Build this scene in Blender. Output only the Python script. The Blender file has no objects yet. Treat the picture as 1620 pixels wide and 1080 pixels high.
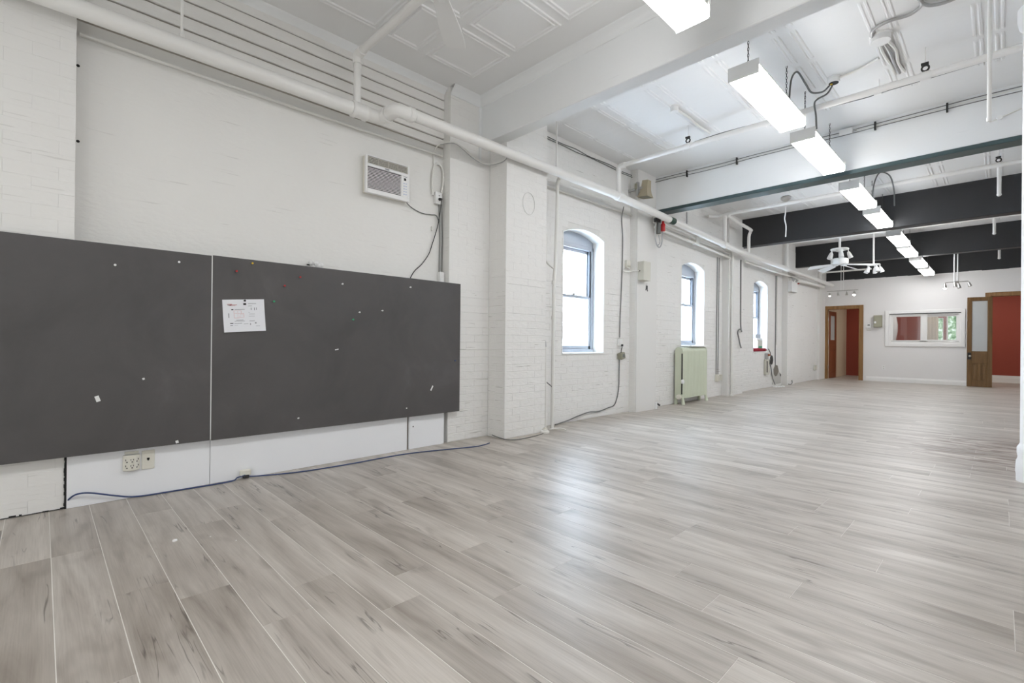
import bpy, bmesh, math, random
from mathutils import Vector, Matrix
random.seed(7)
C = bpy.context.scene.collection
SC = bpy.context.scene
PI = math.pi

# ------------------------------------------------------------------ camera, world, lights, exposure
cam = bpy.data.objects.new('camera', bpy.data.cameras.new('camera'))
C.objects.link(cam)
cam.data.sensor_fit = 'HORIZONTAL'
cam.data.sensor_width = 36.0
cam.data.lens = 36.0 * 758.676 / 1620.0
cam.data.clip_start = 0.05
cam.data.clip_end = 200
yaw, pit, rol = .79473376, .00142146, .00952917
fw = Vector((-math.sin(yaw) * math.cos(pit), math.cos(yaw) * math.cos(pit), math.sin(pit)))
rt = Vector((math.cos(yaw), math.sin(yaw), 0)); up = rt.cross(fw)
r2 = rt * math.cos(rol) + up * math.sin(rol); u2 = -rt * math.sin(rol) + up * math.cos(rol)
M = Matrix((r2, u2, -fw)).transposed().to_4x4(); M.translation = Vector((0, 0, 1.0))
cam.matrix_world = M
SC.camera = cam

w = bpy.data.worlds.new('sky'); SC.world = w; w.use_nodes = True
bg = w.node_tree.nodes['Background']; bg.inputs[0].default_value = (.68, .83, 1, 1); bg.inputs[1].default_value = 22.0

def area(name, loc, rot, sx, sy, power, col):
    l = bpy.data.lights.new(name, 'AREA'); l.shape = 'RECTANGLE'; l.size = sx; l.size_y = sy
    l.energy = power; l.color = col
    o = bpy.data.objects.new(name, l); C.objects.link(o); o.location = loc; o.rotation_euler = rot
    return o
# added fill lights behind the camera and along the unseen right half
FILL_COL = (.93, .96, 1.0)
for i, x in enumerate((-2.6, -.3, 2.0)):
    area('fill_light', (x, -2.35, 1.75), (PI / 2, 0, PI), 1.5, 2.0, 18, FILL_COL)
for i, y in enumerate((1.0, 4.8, 8.6, 12.4)):
    area('fill_light', (3.25, y, 1.75), (PI / 2, 0, PI / 2), 1.6, 2.0, (17, 9, 4, 3)[i], FILL_COL)
area('back_room_fill', (-1.2, 18.0, 2.8), (0, 0, 0), 2.0, .5, 20, (1, .95, .88))  # added lights, unseen, to brighten the room behind the partition
area('back_room_fill', (1.2, 18.0, 2.8), (0, 0, 0), 1.0, .5, 9, (1, .95, .88))
LENS = 16.5
for y in (.55, -1.05):          # added fill lights out of view, in line with the ceiling light row
    area('near_fill_light', (-1.36, y, 2.98), (0, 0, 0),   .21, 1.2, 10, (.985, .99, 1))
vs = SC.view_settings
vs.view_transform = 'Standard'; vs.look = 'None'; vs.gamma = 1.0; vs.exposure = 0.25; vs.use_curve_mapping = False

# ------------------------------------------------------------------ materials
def mat(name, col, rough=.6, metal=0, spec=.5, emit=None, nodes=None):
    m = bpy.data.materials.new(name); m.use_nodes = True
    b = m.node_tree.nodes['Principled BSDF']
    b.inputs['Base Color'].default_value = (*col, 1); b.inputs['Roughness'].default_value = rough
    b.inputs['Metallic'].default_value = metal; b.inputs['Specular IOR Level'].default_value = spec
    if emit:
        b.inputs['Emission Color'].default_value = (*emit[0], 1); b.inputs['Emission Strength'].default_value = emit[1]
    if nodes: nodes(m.node_tree, b)
    return m
def N(t, typ, **kw):
    n = t.nodes.new(typ)
    for k, v in kw.items():
        if k.startswith('_'): setattr(n, k[1:], v)
        else: n.inputs[k.replace('__', ' ')].default_value = v
    return n
def ramp(t, fac, stops):
    r = t.nodes.new('ShaderNodeValToRGB'); e = r.color_ramp.elements
    while len(e) < len(stops): e.new(.5)
    for el, (p, c) in zip(e, stops): el.position = p; el.color = (*c, 1) if len(c) == 3 else c
    t.links.new(fac, r.inputs[0]); return r
def coords(t, scale, kind='Object', rand=0.0):
    tc = t.nodes.new('ShaderNodeTexCoord'); mp = t.nodes.new('ShaderNodeMapping')
    mp.inputs['Scale'].default_value = scale
    if rand:
        oi = t.nodes.new('ShaderNodeObjectInfo'); cb = t.nodes.new('ShaderNodeVectorMath'); cb.operation = 'SCALE'
        cb.inputs[0].default_value = (rand, rand * .7, rand * 1.3); t.links.new(oi.outputs['Random'], cb.inputs['Scale'])
        t.links.new(cb.outputs[0], mp.inputs['Location'])
    t.links.new(tc.outputs[kind], mp.inputs[0]); return mp
def mixc(t, fac, a, b, mode='MIX'):
    m = t.nodes.new('ShaderNodeMix'); m.data_type = 'RGBA'; m.blend_type = mode
    for inp, v in ((m.inputs[0], fac), (m.inputs[6], a), (m.inputs[7], b)):
        if isinstance(v, (int, float)): inp.default_value = v
        elif isinstance(v, tuple): inp.default_value = (*v, 1)
        else: t.links.new(v, inp)
    return m.outputs[2]
def bump(t, b, h, strength, dist):
    n = t.nodes.new('ShaderNodeBump'); n.inputs['Strength'].default_value = strength; n.inputs['Distance'].default_value = dist
    t.links.new(h, n.inputs['Height']); t.links.new(n.outputs[0], b.inputs['Normal'])

def painted(col, streak=.5, mott=.03, bstr=.35, seed=0, rand=0.0):
    """thick old paint: faint mottling, thin horizontal cracks, soft lumps"""
    def f(t, b):
        mp = coords(t, (1, 1, 1), rand=rand)
        n1 = N(t, 'ShaderNodeTexNoise', Scale=1.7 + seed, Detail=5.0); t.links.new(mp.outputs[0], n1.inputs['Vector'])
        mp2 = coords(t, (1.6, 1.6, 34), rand=rand * 1.7)
        n2 = N(t, 'ShaderNodeTexNoise', Scale=1.6, Detail=3.0, Roughness=.55); t.links.new(mp2.outputs[0], n2.inputs['Vector'])
        r2_ = ramp(t, n2.outputs[0], ((.28, (1, 1, 1)), (.335, (0, 0, 0))))
        c0 = mixc(t, n1.outputs[0], tuple(c * (1 - mott) for c in col), tuple(min(1, c * (1 + mott)) for c in col))
        mul = N(t, 'ShaderNodeMath', _operation='MULTIPLY'); t.links.new(r2_.outputs[0], mul.inputs[0]); mul.inputs[1].default_value = streak
        c1 = mixc(t, mul.outputs[0], c0, (.33, .31, .28))
        t.links.new(c1, b.inputs['Base Color'])
        mp3 = coords(t, (6, 6, 14), rand=rand * 2.3); n3 = N(t, 'ShaderNodeTexNoise', Scale=3.0, Detail=4.0); t.links.new(mp3.outputs[0], n3.inputs['Vector'])
        bump(t, b, n3.outputs[0], bstr, .012)
    return f
WALLC = (.80, .79, .765)
m_brick = mat('white painted brick', WALLC, .62, nodes=painted(WALLC, .6, rand=9.0))
m_brick2 = mat('white painted brick, smoother', WALLC, .62, nodes=painted(WALLC, .22, .02, .22, rand=9.0))
m_recess = mat('thick white wall paint', (.79, .78, .75), .62, nodes=painted((.79, .78, .75), .22, .035, .3, .6))
m_joint = mat('painted mortar', (.76, .75, .725), .75)
m_gap = mat('shaded board gap', (.34, .31, .27), .9)  # brown grey paints in the shadow between the boards
m_board_w = mat('white wall board paint', (.79, .775, .745), .6, nodes=painted((.79, .775, .745), .3, .03, .3, .2))
m_far = mat('off white partition paint', (.80, .785, .775), .7, nodes=painted((.80, .785, .775), .0, .01, .05))
m_ceil = mat('white tin ceiling paint', (.81, .81, .805), .5, nodes=painted((.81, .81, .805), .0, .02, .08))
m_beam = mat('white painted beam', (.80, .81, .81), .55, nodes=painted((.80, .81, .81), .08, .015, .08))
m_black = mat('black painted beam', (.022, .023, .025), .55)
m_teal = mat('dark teal steel flange', (.06, .095, .10), .38, .3)
m_pipe = mat('glossy white pipe paint', (.82, .81, .785), .33, nodes=painted((.82, .81, .785), .05, .02, .08))
m_cond = mat('white painted conduit', (.78, .77, .73), .45)
m_condg = mat('grey galvanised conduit', (.45, .45, .45), .38, .6)
m_rubber = mat('black rubber', (.02, .02, .02), .5)
m_greycable = mat('dark grey cable', (.13, .135, .13), .5)
m_dark = mat('dark hole', (.012, .012, .012), .8)
m_wpanel = mat('smooth white panel', (.87, .88, .90), .42)
m_white = mat('white plastic', (.83, .83, .82), .4)
m_ivory = mat('ivory plastic', (.74, .72, .64), .45)
m_beige = mat('beige enamel metal', (.60, .585, .51), .45)
m_olive = mat('dull olive metal box', (.27, .26, .19), .5)
m_horn = mat('tan loudspeaker horn', (.40, .345, .24), .5)
m_housing = mat('fixture housing enamel', (.70, .69, .63), .45)
m_fix_end = mat('fixture end cap', (.78, .78, .76), .45)
m_lens = mat('lit acrylic lens', (.9, .9, .9), .4, emit=((.985, .99, 1), LENS))
m_bulb = mat('lit spot bulb', (1, 1, 1), .3, emit=((1, .96, .9), 5.0))
m_chrome = mat('brushed nickel', (.55, .54, .52), .28, .9)
m_chain = mat('dark chain steel', (.09, .09, .09), .4, .7)
m_red = mat('red plastic', (.45, .012, .015), .4)
m_redcloth = mat('crimson cushion cloth', (.30, .01, .03), .85)
m_blue = mat('blue network cable jacket', (.03, .055, .16), .45)
m_yel = mat('yellow plastic', (.75, .50, .04), .4)
m_green = mat('green plastic', (.02, .35, .15), .4)
m_greenband = mat('dark green tape', (.01, .05, .03), .5)
m_rad = mat('pale green radiator enamel', (.62, .66, .52), .4)
m_redwall = mat('terracotta red wall paint', (.33, .060, .035), .6)
m_beigewall = mat('cream plaster', (.66, .57, .43), .75, nodes=painted((.66, .57, .43), .25, .06, .2))
m_wtrim = mat('white gloss trim', (.84, .83, .815), .4)
m_curtain = mat('beige curtain cloth', (.52, .44, .33), .85)
m_sash = mat('grey aluminium sash', (.40, .42, .46), .4, .3)
m_sashdark = mat('dark sash track', (.05, .055, .065), .5)
m_wood_casing = None

def woodf(c1, c2, axis='Z', s=26):
    def f(t, b):
        sc = {'Z': (s, s, 1.6), 'X': (1.6, s, s), 'Y': (s, 1.6, s)}[axis]
        mp = coords(t, sc, rand=5.0)
        n = N(t, 'ShaderNodeTexNoise', Scale=1.0, Detail=4.0, Distortion=.6); t.links.new(mp.outputs[0], n.inputs['Vector'])
        r = ramp(t, n.outputs[0], ((.3, c1), (.7, c2))); t.links.new(r.outputs[0], b.inputs['Base Color'])
    return f
m_casing = mat('honey oak casing', (.3, .16, .05), .45, nodes=woodf((.20, .100, .030), (.32, .17, .060)))
m_leaf = mat('brown oak door', (.2, .1, .03), .4, nodes=woodf((.13, .068, .022), (.20, .11, .040)))
m_leafd = mat('reddish brown door', (.2, .07, .03), .4, nodes=woodf((.17, .055, .022), (.25, .085, .035)))

def boardf(t, b):
    mp = coords(t, (1.1, 1.1, 1.1)); n = N(t, 'ShaderNodeTexNoise', Scale=1.6, Detail=6.0, Roughness=.62, Distortion=.5)
    t.links.new(mp.outputs[0], n.inputs['Vector'])
    r = ramp(t, n.outputs[0], ((.30, (.074, .070, .070)), (.60, (.094, .088, .088)), (.85, (.135, .127, .130)))); t.links.new(r.outputs[0], b.inputs['Base Color'])
m_chalk = mat('charcoal board face', (.09, .085, .085), .5, nodes=boardf, spec=.4)
m_smudge = mat('chalky smudge', (.42, .42, .44), .9)

def floorf(t, b):
    L = t.links
    oi = t.nodes.new('ShaderNodeObjectInfo')
    def noise(scale, rand, sc=1.0, det=3.0, dist=0.0, rough=.55):
        mp = coords(t, scale, rand=rand)
        n = N(t, 'ShaderNodeTexNoise', Scale=sc, Detail=det, Distortion=dist, Roughness=rough); L.new(mp.outputs[0], n.inputs['Vector']); return n.outputs[0]
    def mul(a, k):
        m = N(t, 'ShaderNodeMath', _operation='MULTIPLY'); L.new(a, m.inputs[0])
        if isinstance(k, float): m.inputs[1].default_value = k
        else: L.new(k, m.inputs[1])
        return m.outputs[0]
    n1 = noise((1.0, 11, 1), 37.0, 1.0, 5.0, .7, .6)
    n0 = noise((.9, 3.0, 1), 53.0, 1.2, 3.0, .4)
    n2 = noise((4, 190, 1), 11.0, 1.0, 3.0)
    r1 = ramp(t, n1, ((.24, (.270, .237, .205)), (.40, (.440, .397, .352)), (.55, (.528, .485, .436)), (.72, (.610, .567, .516))))
    r0 = ramp(t, n0, ((.28, (.80, .785, .765)), (.52, (1, 1, 1)), (.8, (1.06, 1.06, 1.06))))
    c = mixc(t, 1.0, r1.outputs[0], r0.outputs[0], 'MULTIPLY')
    r2_ = ramp(t, n2, ((.3, (.82, .81, .80)), (.6, (1, 1, 1))))
    c = mixc(t, .7, c, r2_.outputs[0], 'MULTIPLY')
    # knots: soft dark patches with thin cracks along the grain
    n4 = noise((1.7, 5.5, 1), 19.0, 1.3, 2.0, .5)
    mask = ramp(t, n4, ((.58, (0, 0, 0)), (.70, (1, 1, 1)))).outputs[0]
    c = mixc(t, mul(mask, .38), c, (.20, .165, .135))
    n3 = noise((1.5, 24, 1), 71.0, 1.0, 2.0, .5)
    s3 = N(t, 'ShaderNodeMath', _operation='SUBTRACT'); L.new(n3, s3.inputs[0]); s3.inputs[1].default_value = .5
    a3 = N(t, 'ShaderNodeMath', _operation='ABSOLUTE'); L.new(s3.outputs[0], a3.inputs[0])
    r3 = ramp(t, a3.outputs[0], ((.0, (1, 1, 1)), (.022, (0, 0, 0)))).outputs[0]
    n5 = noise((2.6, 8, 1), 91.0, 1.0, 2.0)
    m5 = ramp(t, n5, ((.56, (0, 0, 0)), (.63, (1, 1, 1)))).outputs[0]
    c = mixc(t, mul(mul(r3, m5), .66), c, (.06, .048, .04))
    rp = ramp(t, oi.outputs['Random'], ((0, (.90, .89, .88)), (.5, (1, 1, 1)), (1, (1.06, 1.06, 1.06))))
    c = mixc(t, 1.0, c, rp.outputs[0], 'MULTIPLY')
    # brown worn patch in the boards beside the column
    ge = t.nodes.new('ShaderNodeNewGeometry'); mpw = t.nodes.new('ShaderNodeMapping'); mpw.inputs['Location'].default_value = (.10, -4.40, 0); mpw.inputs['Scale'].default_value = (1.2, .68, 1)
    L.new(ge.outputs['Position'], mpw.inputs[0])
    ln = N(t, 'ShaderNodeVectorMath', _operation='LENGTH'); L.new(mpw.outputs[0], ln.inputs[0])
    rw = ramp(t, ln.outputs['Value'], ((.35, (1, 1, 1)), (1.0, (0, 0, 0)))).outputs[0]
    mps = t.nodes.new('ShaderNodeMapping'); mps.inputs['Scale'].default_value = (2.2, 9, 1); L.new(ge.outputs['Position'], mps.inputs[0])
    ns = N(t, 'ShaderNodeTexNoise', Scale=1.5, Detail=4.0, Distortion=.8); L.new(mps.outputs[0], ns.inputs['Vector'])
    rs = ramp(t, ns.outputs[0], ((.44, (0, 0, 0)), (.56, (1, 1, 1)))).outputs[0]
    c = mixc(t, mul(mul(rw, rs), .85), c, (.15, .10, .075))
    L.new(c, b.inputs['Base Color'])
    rr = N(t, 'ShaderNodeMapRange'); L.new(n2, rr.inputs[0])
    rr.inputs[3].default_value = .34; rr.inputs[4].default_value = .46; L.new(rr.outputs[0], b.inputs['Roughness'])
    bump(t, b, n2, .10, .002)
m_plank = mat('grey oak laminate', (.4, .35, .3), .33, nodes=floorf, spec=.55)
m_groove = mat('pale plank groove', (.80, .77, .72), .5)  # pale colour paints in the light caught along the groove edges

def glass(name, tint=(.97, .985, 1), refl=.06, rough=0.0, diff=0.0):
    m = bpy.data.materials.new(name); m.use_nodes = True; t = m.node_tree
    for n in list(t.nodes):
        if n.type != 'OUTPUT_MATERIAL': t.nodes.remove(n)
    out = [n for n in t.nodes if n.type == 'OUTPUT_MATERIAL'][0]
    tr = N(t, 'ShaderNodeBsdfTransparent', Color=(*tint, 1)); gl = N(t, 'ShaderNodeBsdfGlossy', Roughness=rough)
    mx = t.nodes.new('ShaderNodeMixShader'); mx.inputs[0].default_value = refl
    t.links.new(tr.outputs[0], mx.inputs[1]); t.links.new(gl.outputs[0], mx.inputs[2]); last = mx
    if diff:
        df = N(t, 'ShaderNodeBsdfTranslucent', Color=(.85, .87, .87, 1)); d2 = N(t, 'ShaderNodeBsdfDiffuse', Color=(.72, .74, .74, 1))
        ad = t.nodes.new('ShaderNodeMixShader'); ad.inputs[0].default_value = .7
        t.links.new(df.outputs[0], ad.inputs[1]); t.links.new(d2.outputs[0], ad.inputs[2])
        m2 = t.nodes.new('ShaderNodeMixShader'); m2.inputs[0].default_value = diff
        t.links.new(mx.outputs[0], m2.inputs[1]); t.links.new(ad.outputs[0], m2.inputs[2]); last = m2
    t.links.new(last.outputs[0], out.inputs[0]); return m
m_glass = glass('clear window glass')
m_frost = glass('frosted door glass', diff=.85, refl=.08, rough=.3)

# ------------------------------------------------------------------ mesh helpers
BASE = {}
def smooth_path(pts, n=6):
    pts = [Vector(p) for p in pts]
    if len(pts) < 3: return pts
    out = []
    P = [pts[0] * 2 - pts[1]] + pts + [pts[-1] * 2 - pts[-2]]
    for i in range(1, len(P) - 2):
        a, b, c, d = P[i - 1:i + 3]
        for k in range(n):
            u = k / n
            out.append(.5 * ((2 * b) + (c - a) * u + (2 * a - 5 * b + 4 * c - d) * u * u + (3 * b - a - 3 * c + d) * u ** 3))
    out.append(pts[-1]); return out
class MB:
    def __init__(s): s.v = []; s.f = []
    def add(s, v, f):
        n = len(s.v); s.v += [Vector(p) for p in v]; s.f += [tuple(i + n for i in q) for q in f]; return s
    def box(s, x0, x1, y0, y1, z0, z1):
        return s.add([(x0, y0, z0), (x1, y0, z0), (x1, y1, z0), (x0, y1, z0), (x0, y0, z1), (x1, y0, z1), (x1, y1, z1), (x0, y1, z1)],
                     [(3, 2, 1, 0), (4, 5, 6, 7), (0, 1, 5, 4), (1, 2, 6, 5), (2, 3, 7, 6), (3, 0, 4, 7)])
    def cbox(s, x0, x1, y0, y1, z0, z1, c, cy=None):
        """box whose +X face is chamfered by c (a brick or plate on the left wall)"""
        cy = c if cy is None else cy
        return s.add([(x0, y0, z0), (x0, y1, z0), (x0, y1, z1), (x0, y0, z1),
                      (x1 - c, y0, z0), (x1 - c, y1, z0), (x1 - c, y1, z1), (x1 - c, y0, z1),
                      (x1, y0 + cy, z0 + c), (x1, y1 - cy, z0 + c), (x1, y1 - cy, z1 - c), (x1, y0 + cy, z1 - c)],
                     [(0, 1, 5, 4), (1, 2, 6, 5), (2, 3, 7, 6), (3, 0, 4, 7), (4, 5, 9, 8), (5, 6, 10, 9), (6, 7, 11, 10), (7, 4, 8, 11), (8, 9, 10, 11)])
    def prism(s, poly, ax, a, b):
        """poly: 2-D points; extruded along axis ax from a to b"""
        n = len(poly)
        def P(p, t): return {0: (t, p[0], p[1]), 1: (p[0], t, p[1]), 2: (p[0], p[1], t)}[ax]
        v = [P(p, a) for p in poly] + [P(p, b) for p in poly]
        f = [tuple(range(n - 1, -1, -1)), tuple(range(n, 2 * n))] + [(i, (i + 1) % n, n + (i + 1) % n, n + i) for i in range(n)]
        return s.add(v, f)
    def tube(s, pts, r, n=8, sm=0, caps=True):
        pts = smooth_path(pts, sm) if sm else [Vector(p) for p in pts]
        rs = r if isinstance(r, (list, tuple)) else [r] * len(pts)
        if len(rs) != len(pts): rs = [rs[0]] * len(pts)
        base = len(s.v); prev = None
        for i, p in enumerate(pts):
            t = (pts[min(i + 1, len(pts) - 1)] - pts[max(i - 1, 0)]).normalized()
            if prev is None:
                a = Vector((0, 0, 1)) if abs(t.z) < .9 else Vector((1, 0, 0)); u = t.cross(a).normalized()
            else:
                u = prev - t * prev.dot(t)
                u = u.normalized() if u.length > 1e-6 else t.orthogonal().normalized()
            prev = u; q = t.cross(u)
            for k in range(n):
                an = 2 * PI * k / n; s.v.append(p + (u * math.cos(an) + q * math.sin(an)) * rs[i])
        for i in range(len(pts) - 1):
            for k in range(n):
                a = base + i * n + k; b = base + i * n + (k + 1) % n
                s.f.append((a, b, b + n, a + n))
        if caps:
            s.f.append(tuple(base + k for k in range(n - 1, -1, -1)))
            e = base + (len(pts) - 1) * n; s.f.append(tuple(e + k for k in range(n)))
        return s
    def cyl(s, p0, p1, r0, r1=None, n=12):
        return s.tube([p0, p1], [r0, r0 if r1 is None else r1], n)
    def lathe(s, c, prof, n=20, ax='Z'):
        c = Vector(c); base = len(s.v)
        for (r, h) in prof:
            for k in range(n):
                a = 2 * PI * k / n; x, y = r * math.cos(a), r * math.sin(a)
                s.v.append(c + Vector({'Z': (x, y, h), 'Y': (x, h, y), 'X': (h, x, y)}[ax]))
        for i in range(len(prof) - 1):
            for k in range(n):
                a = base + i * n + k; b = base + i * n + (k + 1) % n; s.f.append((a, b, b + n, a + n))
        s.f.append(tuple(base + k for k in range(n - 1, -1, -1)))
        e = base + (len(prof) - 1) * n; s.f.append(tuple(e + k for k in range(n))); return s
    def ball(s, c, r, n=8):
        m = max(4, n // 2)
        return s.lathe(c, [(max(1e-4, r * math.sin(PI * i / m)), -r * math.cos(PI * i / m)) for i in range(m + 1)], n)
    def xf(s, mtx):
        s.v = [mtx @ v for v in s.v]; return s
    def mesh(s, name, m, smooth=False, bevel=0, off=None, seg=1):
        me = bpy.data.meshes.new(name)
        o = off or Vector((0, 0, 0))
        me.from_pydata([v - o for v in s.v], [], s.f)
        bm = bmesh.new(); bm.from_mesh(me); bmesh.ops.recalc_face_normals(bm, faces=bm.faces)
        if bevel: bmesh.ops.bevel(bm, geom=[e for e in bm.edges], offset=bevel, segments=seg, affect='EDGES', clamp_overlap=True)
        bm.to_mesh(me); bm.free()
        for mm in (m if isinstance(m, (list, tuple)) else [m]): me.materials.append(mm)
        if smooth:
            for p in me.polygons: p.use_smooth = True
            me.set_sharp_from_angle(angle=math.radians(38))
        return me
    def build(s, name, m, parent=None, smooth=False, bevel=0, label=None, kind=None, local=False, seg=1, centre=False):
        off = None
        if parent is not None and not local: off = BASE.get(parent.name, Vector((0, 0, 0)))
        pos = Vector((0, 0, 0))
        if centre and not local:
            lo = Vector([min(v[i] for v in s.v) for i in range(3)]); hi = Vector([max(v[i] for v in s.v) for i in range(3)])
            ctr = (lo + hi) / 2
            if parent is None: ctr.z = lo.z
            pos = ctr - (off or Vector((0, 0, 0))); off = ctr
        o = bpy.data.objects.new(name, s.mesh(name, m, smooth, bevel, off, seg)); C.objects.link(o)
        o.location = pos
        if parent is not None:
            o.parent = parent; BASE[o.name] = off or Vector((0, 0, 0))
        else: BASE[o.name] = off or Vector((0, 0, 0))
        if label: o['label'] = label
        if kind: o['kind'] = kind
        return o
def thing(name, label, cat, loc=(0, 0, 0), group=None, rot=None):
    o = bpy.data.objects.new(name, None); C.objects.link(o); o.empty_display_size = .1
    o.location = loc; o['label'] = label; o['category'] = cat
    if rot: o.rotation_euler = rot
    if group: o['group'] = group
    BASE[o.name] = Vector(loc); return o
def tag(o, label, cat, group=None):
    o['label'] = label; o['category'] = cat
    if group: o['group'] = group
    return o
def struct(o, label=None, cat=None):
    o['kind'] = 'structure'
    if label: o['label'] = label
    if cat: o['category'] = cat
    return o
def sroot(name, label, cat, loc=(0, 0, 0)):
    o = thing(name, label, cat, loc); o['kind'] = 'structure'; return o
def inst(name, me, parent, loc, rot=None):
    o = bpy.data.objects.new(name, me); C.objects.link(o); o.parent = parent
    o.location = Vector(loc) - BASE.get(parent.name, Vector((0, 0, 0)))
    if rot: o.rotation_euler = rot
    return o
def dup(root, loc, label, group=None):
    r = root.copy(); C.objects.link(r); r.location = loc; r['label'] = label
    if group: r['group'] = group
    for ch in list(root.children):
        c = ch.copy(); C.objects.link(c); c.parent = r
        for g in list(ch.children):
            d = g.copy(); C.objects.link(d); d.parent = c
    return r

# ------------------------------------------------------------------ floor: base slab and planks
CEIL = 3.53
YF = 16.8                                            # far partition
fl = MB().box(-4.4, 3.5, -2.6, 19.5, -.20, -.0007).build('floor', m_groove)
struct(fl, 'wide grey oak laminate floor running the whole length of the loft', 'floor')
PW, PL = .1735, 1.22
Y0 = .039 - 2 * PW
pm = {}
GY, GX, GD = .0013, .0006, .0007
def plank_box(mb, x0, x1, y0, y1):
    x0 += GX; x1 -= GX; y0 += GY; y1 -= GY; c = .0004
    return mb.add([(x0, y0, -GD * 1.3), (x1, y0, -GD * 1.3), (x1, y1, -GD * 1.3), (x0, y1, -GD * 1.3), (x0 + c, y0 + c, 0), (x1 - c, y0 + c, 0), (x1 - c, y1 - c, 0), (x0 + c, y1 - c, 0)],
                  [(0, 1, 5, 4), (1, 2, 6, 5), (2, 3, 7, 6), (3, 0, 4, 7), (4, 5, 6, 7)])
def plank_mesh(L):
    L = round(L, 2)
    if L not in pm: pm[L] = plank_box(MB(), -L / 2, L / 2, -PW / 2, PW / 2).mesh('plank', m_plank)
    return pm[L]
rest = MB(); count = 0
XL, XR = -3.98, .62
rnd = random.Random(3)
nrow = int((19.25 - Y0) / PW)
for k in range(nrow):
    yc = Y0 + (k + .5) * PW
    x = XL; first = True
    while x < 3.4:
        L = PL if not first else round(.16 + rnd.choice((0, .2, .4, .6, .8, 1.0)), 2)
        first = False
        near = x < XR and yc < 12.6 and not (yc < 1.3 and x > -yc * 0 - .35 - (1.3 - yc))
        if near and count < 300:
            inst('plank', plank_mesh(L), fl, (x + L / 2, yc, 0)); count += 1
        else:
            plank_box(rest, x, x + L, yc - PW / 2, yc + PW / 2)
        x += L
rest.build('plank_field', m_plank, fl, kind='stuff', label='remaining grey laminate planks toward the far partition')

# ------------------------------------------------------------------ left wall
XB, XP, XQ, XW, XS = -3.95, -3.83, -3.57, -3.81, -3.69      # recess, shallow pilaster, pier, window bays, slim pilasters
BK = -4.30
brick_cache = {}
def brick_mb(L, ax, soft):
    ch = (.0010, .0002) if soft else (.0042, .0004)
    hz = .0381 if soft else .0376
    mb = MB().cbox(-.02, 0, -L / 2, L / 2, -hz, hz, ch[0], ch[1])
    if ax != 'X': mb.xf(Matrix.Rotation(-PI / 2, 4, 'Z'))
    return mb
def brick_mesh(L, ax, soft):
    key = (round(L, 3), ax, soft)
    if key not in brick_cache: brick_cache[key] = brick_mb(L, ax, soft).mesh('brick', m_brick2 if soft else m_brick)
    return brick_cache[key]
CH = .0762
def lay_bricks(parent, face, a0, a1, z0, z1, ax='X', holes=(), limit=300, seed=1, soft=False):
    """running bond of thickly painted bricks on a plane; nearest courses singly, the rest joined"""
    r = random.Random(seed); n = 0; field = MB()
    rows = int(round((z1 - z0) / CH)); BL = .224
    order = list(range(rows))
    for i in order:
        zc = z0 + (i + .5) * CH
        if zc + .034 > z1 + .02: continue
        y = a0 - (BL / 2 if i % 2 else 0)
        sf = soft or zc > 1.55 + r.uniform(-.3, .3)
        while y < a1 - .01:
            s, e = max(y, a0), min(y + BL, a1)
            y += BL
            segs = [(s + .0003, e - .0003)]
            for (h0, h1, hz0, hz1) in holes:
                hz1v = hz1(0.5 * (s + e)) if callable(hz1) else hz1
                if zc + .034 > hz0 and zc - .034 < hz1v:
                    ns = []
                    for (p, q) in segs:
                        if q <= h0 or p >= h1: ns.append((p, q))
                        else:
                            if p < h0 - .015: ns.append((p, h0))
                            if q > h1 + .015: ns.append((h1, q))
                    segs = ns
            for (p, q) in segs:
                if q - p < .02: continue
                L = q - p; c = (p + q) / 2; d = r.uniform(-.0007, .0009) * (.5 if sf else 1)
                if n < limit:
                    o = inst('brick', brick_mesh(L, ax, sf), parent, (face + d, c, zc) if ax == 'X' else (c, face - d, zc))
                    o.rotation_euler = (r.uniform(-.0012, .0012), 0, r.uniform(-.0012, .0012)) if ax == 'X' else (0, r.uniform(-.0012, .0012), 0)
                    n += 1
                else:
                    b = brick_mb(L, ax, sf)
                    b.xf(Matrix.Translation((face + d, c, zc) if ax == 'X' else (c, face - d, zc)))
                    field.add(b.v, b.f)
    if field.v: field.build('brick_field', m_brick, parent, kind='stuff', label='further white painted bricks of the same wall')
    return n
# bay beside the boards: left shoulder pilaster, recess, right shoulder pilaster
J = .0042
w0 = MB().box(BK, XB, .135, 2.876, 0, CEIL).build('wall_left', m_recess)
struct(w0, 'thickly painted white recessed wall above the charcoal boards', 'wall')
zb = 2.945
for i, hgt in enumerate((.077, .084, .083, .092, .086, .082)):
    z1 = zb + hgt
    mb = MB(); n = 18; rr = random.Random(40 + i)
    vs_ = []
    for k in range(n + 1):
        y = .137 + (2.874 - .137) * k / n
        vs_.append((y, zb + rr.uniform(-.0015, .0015), z1 + rr.uniform(-.002, .0015)))
    for k in range(n):
        (ya, a0, a1), (yb, b0, b1) = vs_[k], vs_[k + 1]
        xo = XB + .02; c = .006
        mb.add([(XB, ya, a0), (XB, yb, b0), (xo - c, yb, b0), (xo - c, ya, a0), (xo, ya, a0 + c), (xo, yb, b0 + c), (xo, ya, a1 - c), (xo, yb, b1 - c), (xo - c, ya, a1), (xo - c, yb, b1), (XB, ya, a1), (XB, yb, b1)],
               [(0, 1, 2, 3), (3, 2, 5, 4), (4, 5, 7, 6), (6, 7, 9, 8), (8, 9, 11, 10)])
    mb.build('board', m_board_w, w0)
    zb = z1 + (.012 if i < 4 else .008)
MB().box(XB - .01, XB + .004, .136, 2.875, 2.935, zb).build('board_backing', m_gap, w0)
pl0 = MB().box(BK, XP - J, -2.5, .135 - J, 0, CEIL).build('pillar', m_joint)
struct(pl0, 'white painted brick pilaster at the left edge of the photo', 'pillar')
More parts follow.
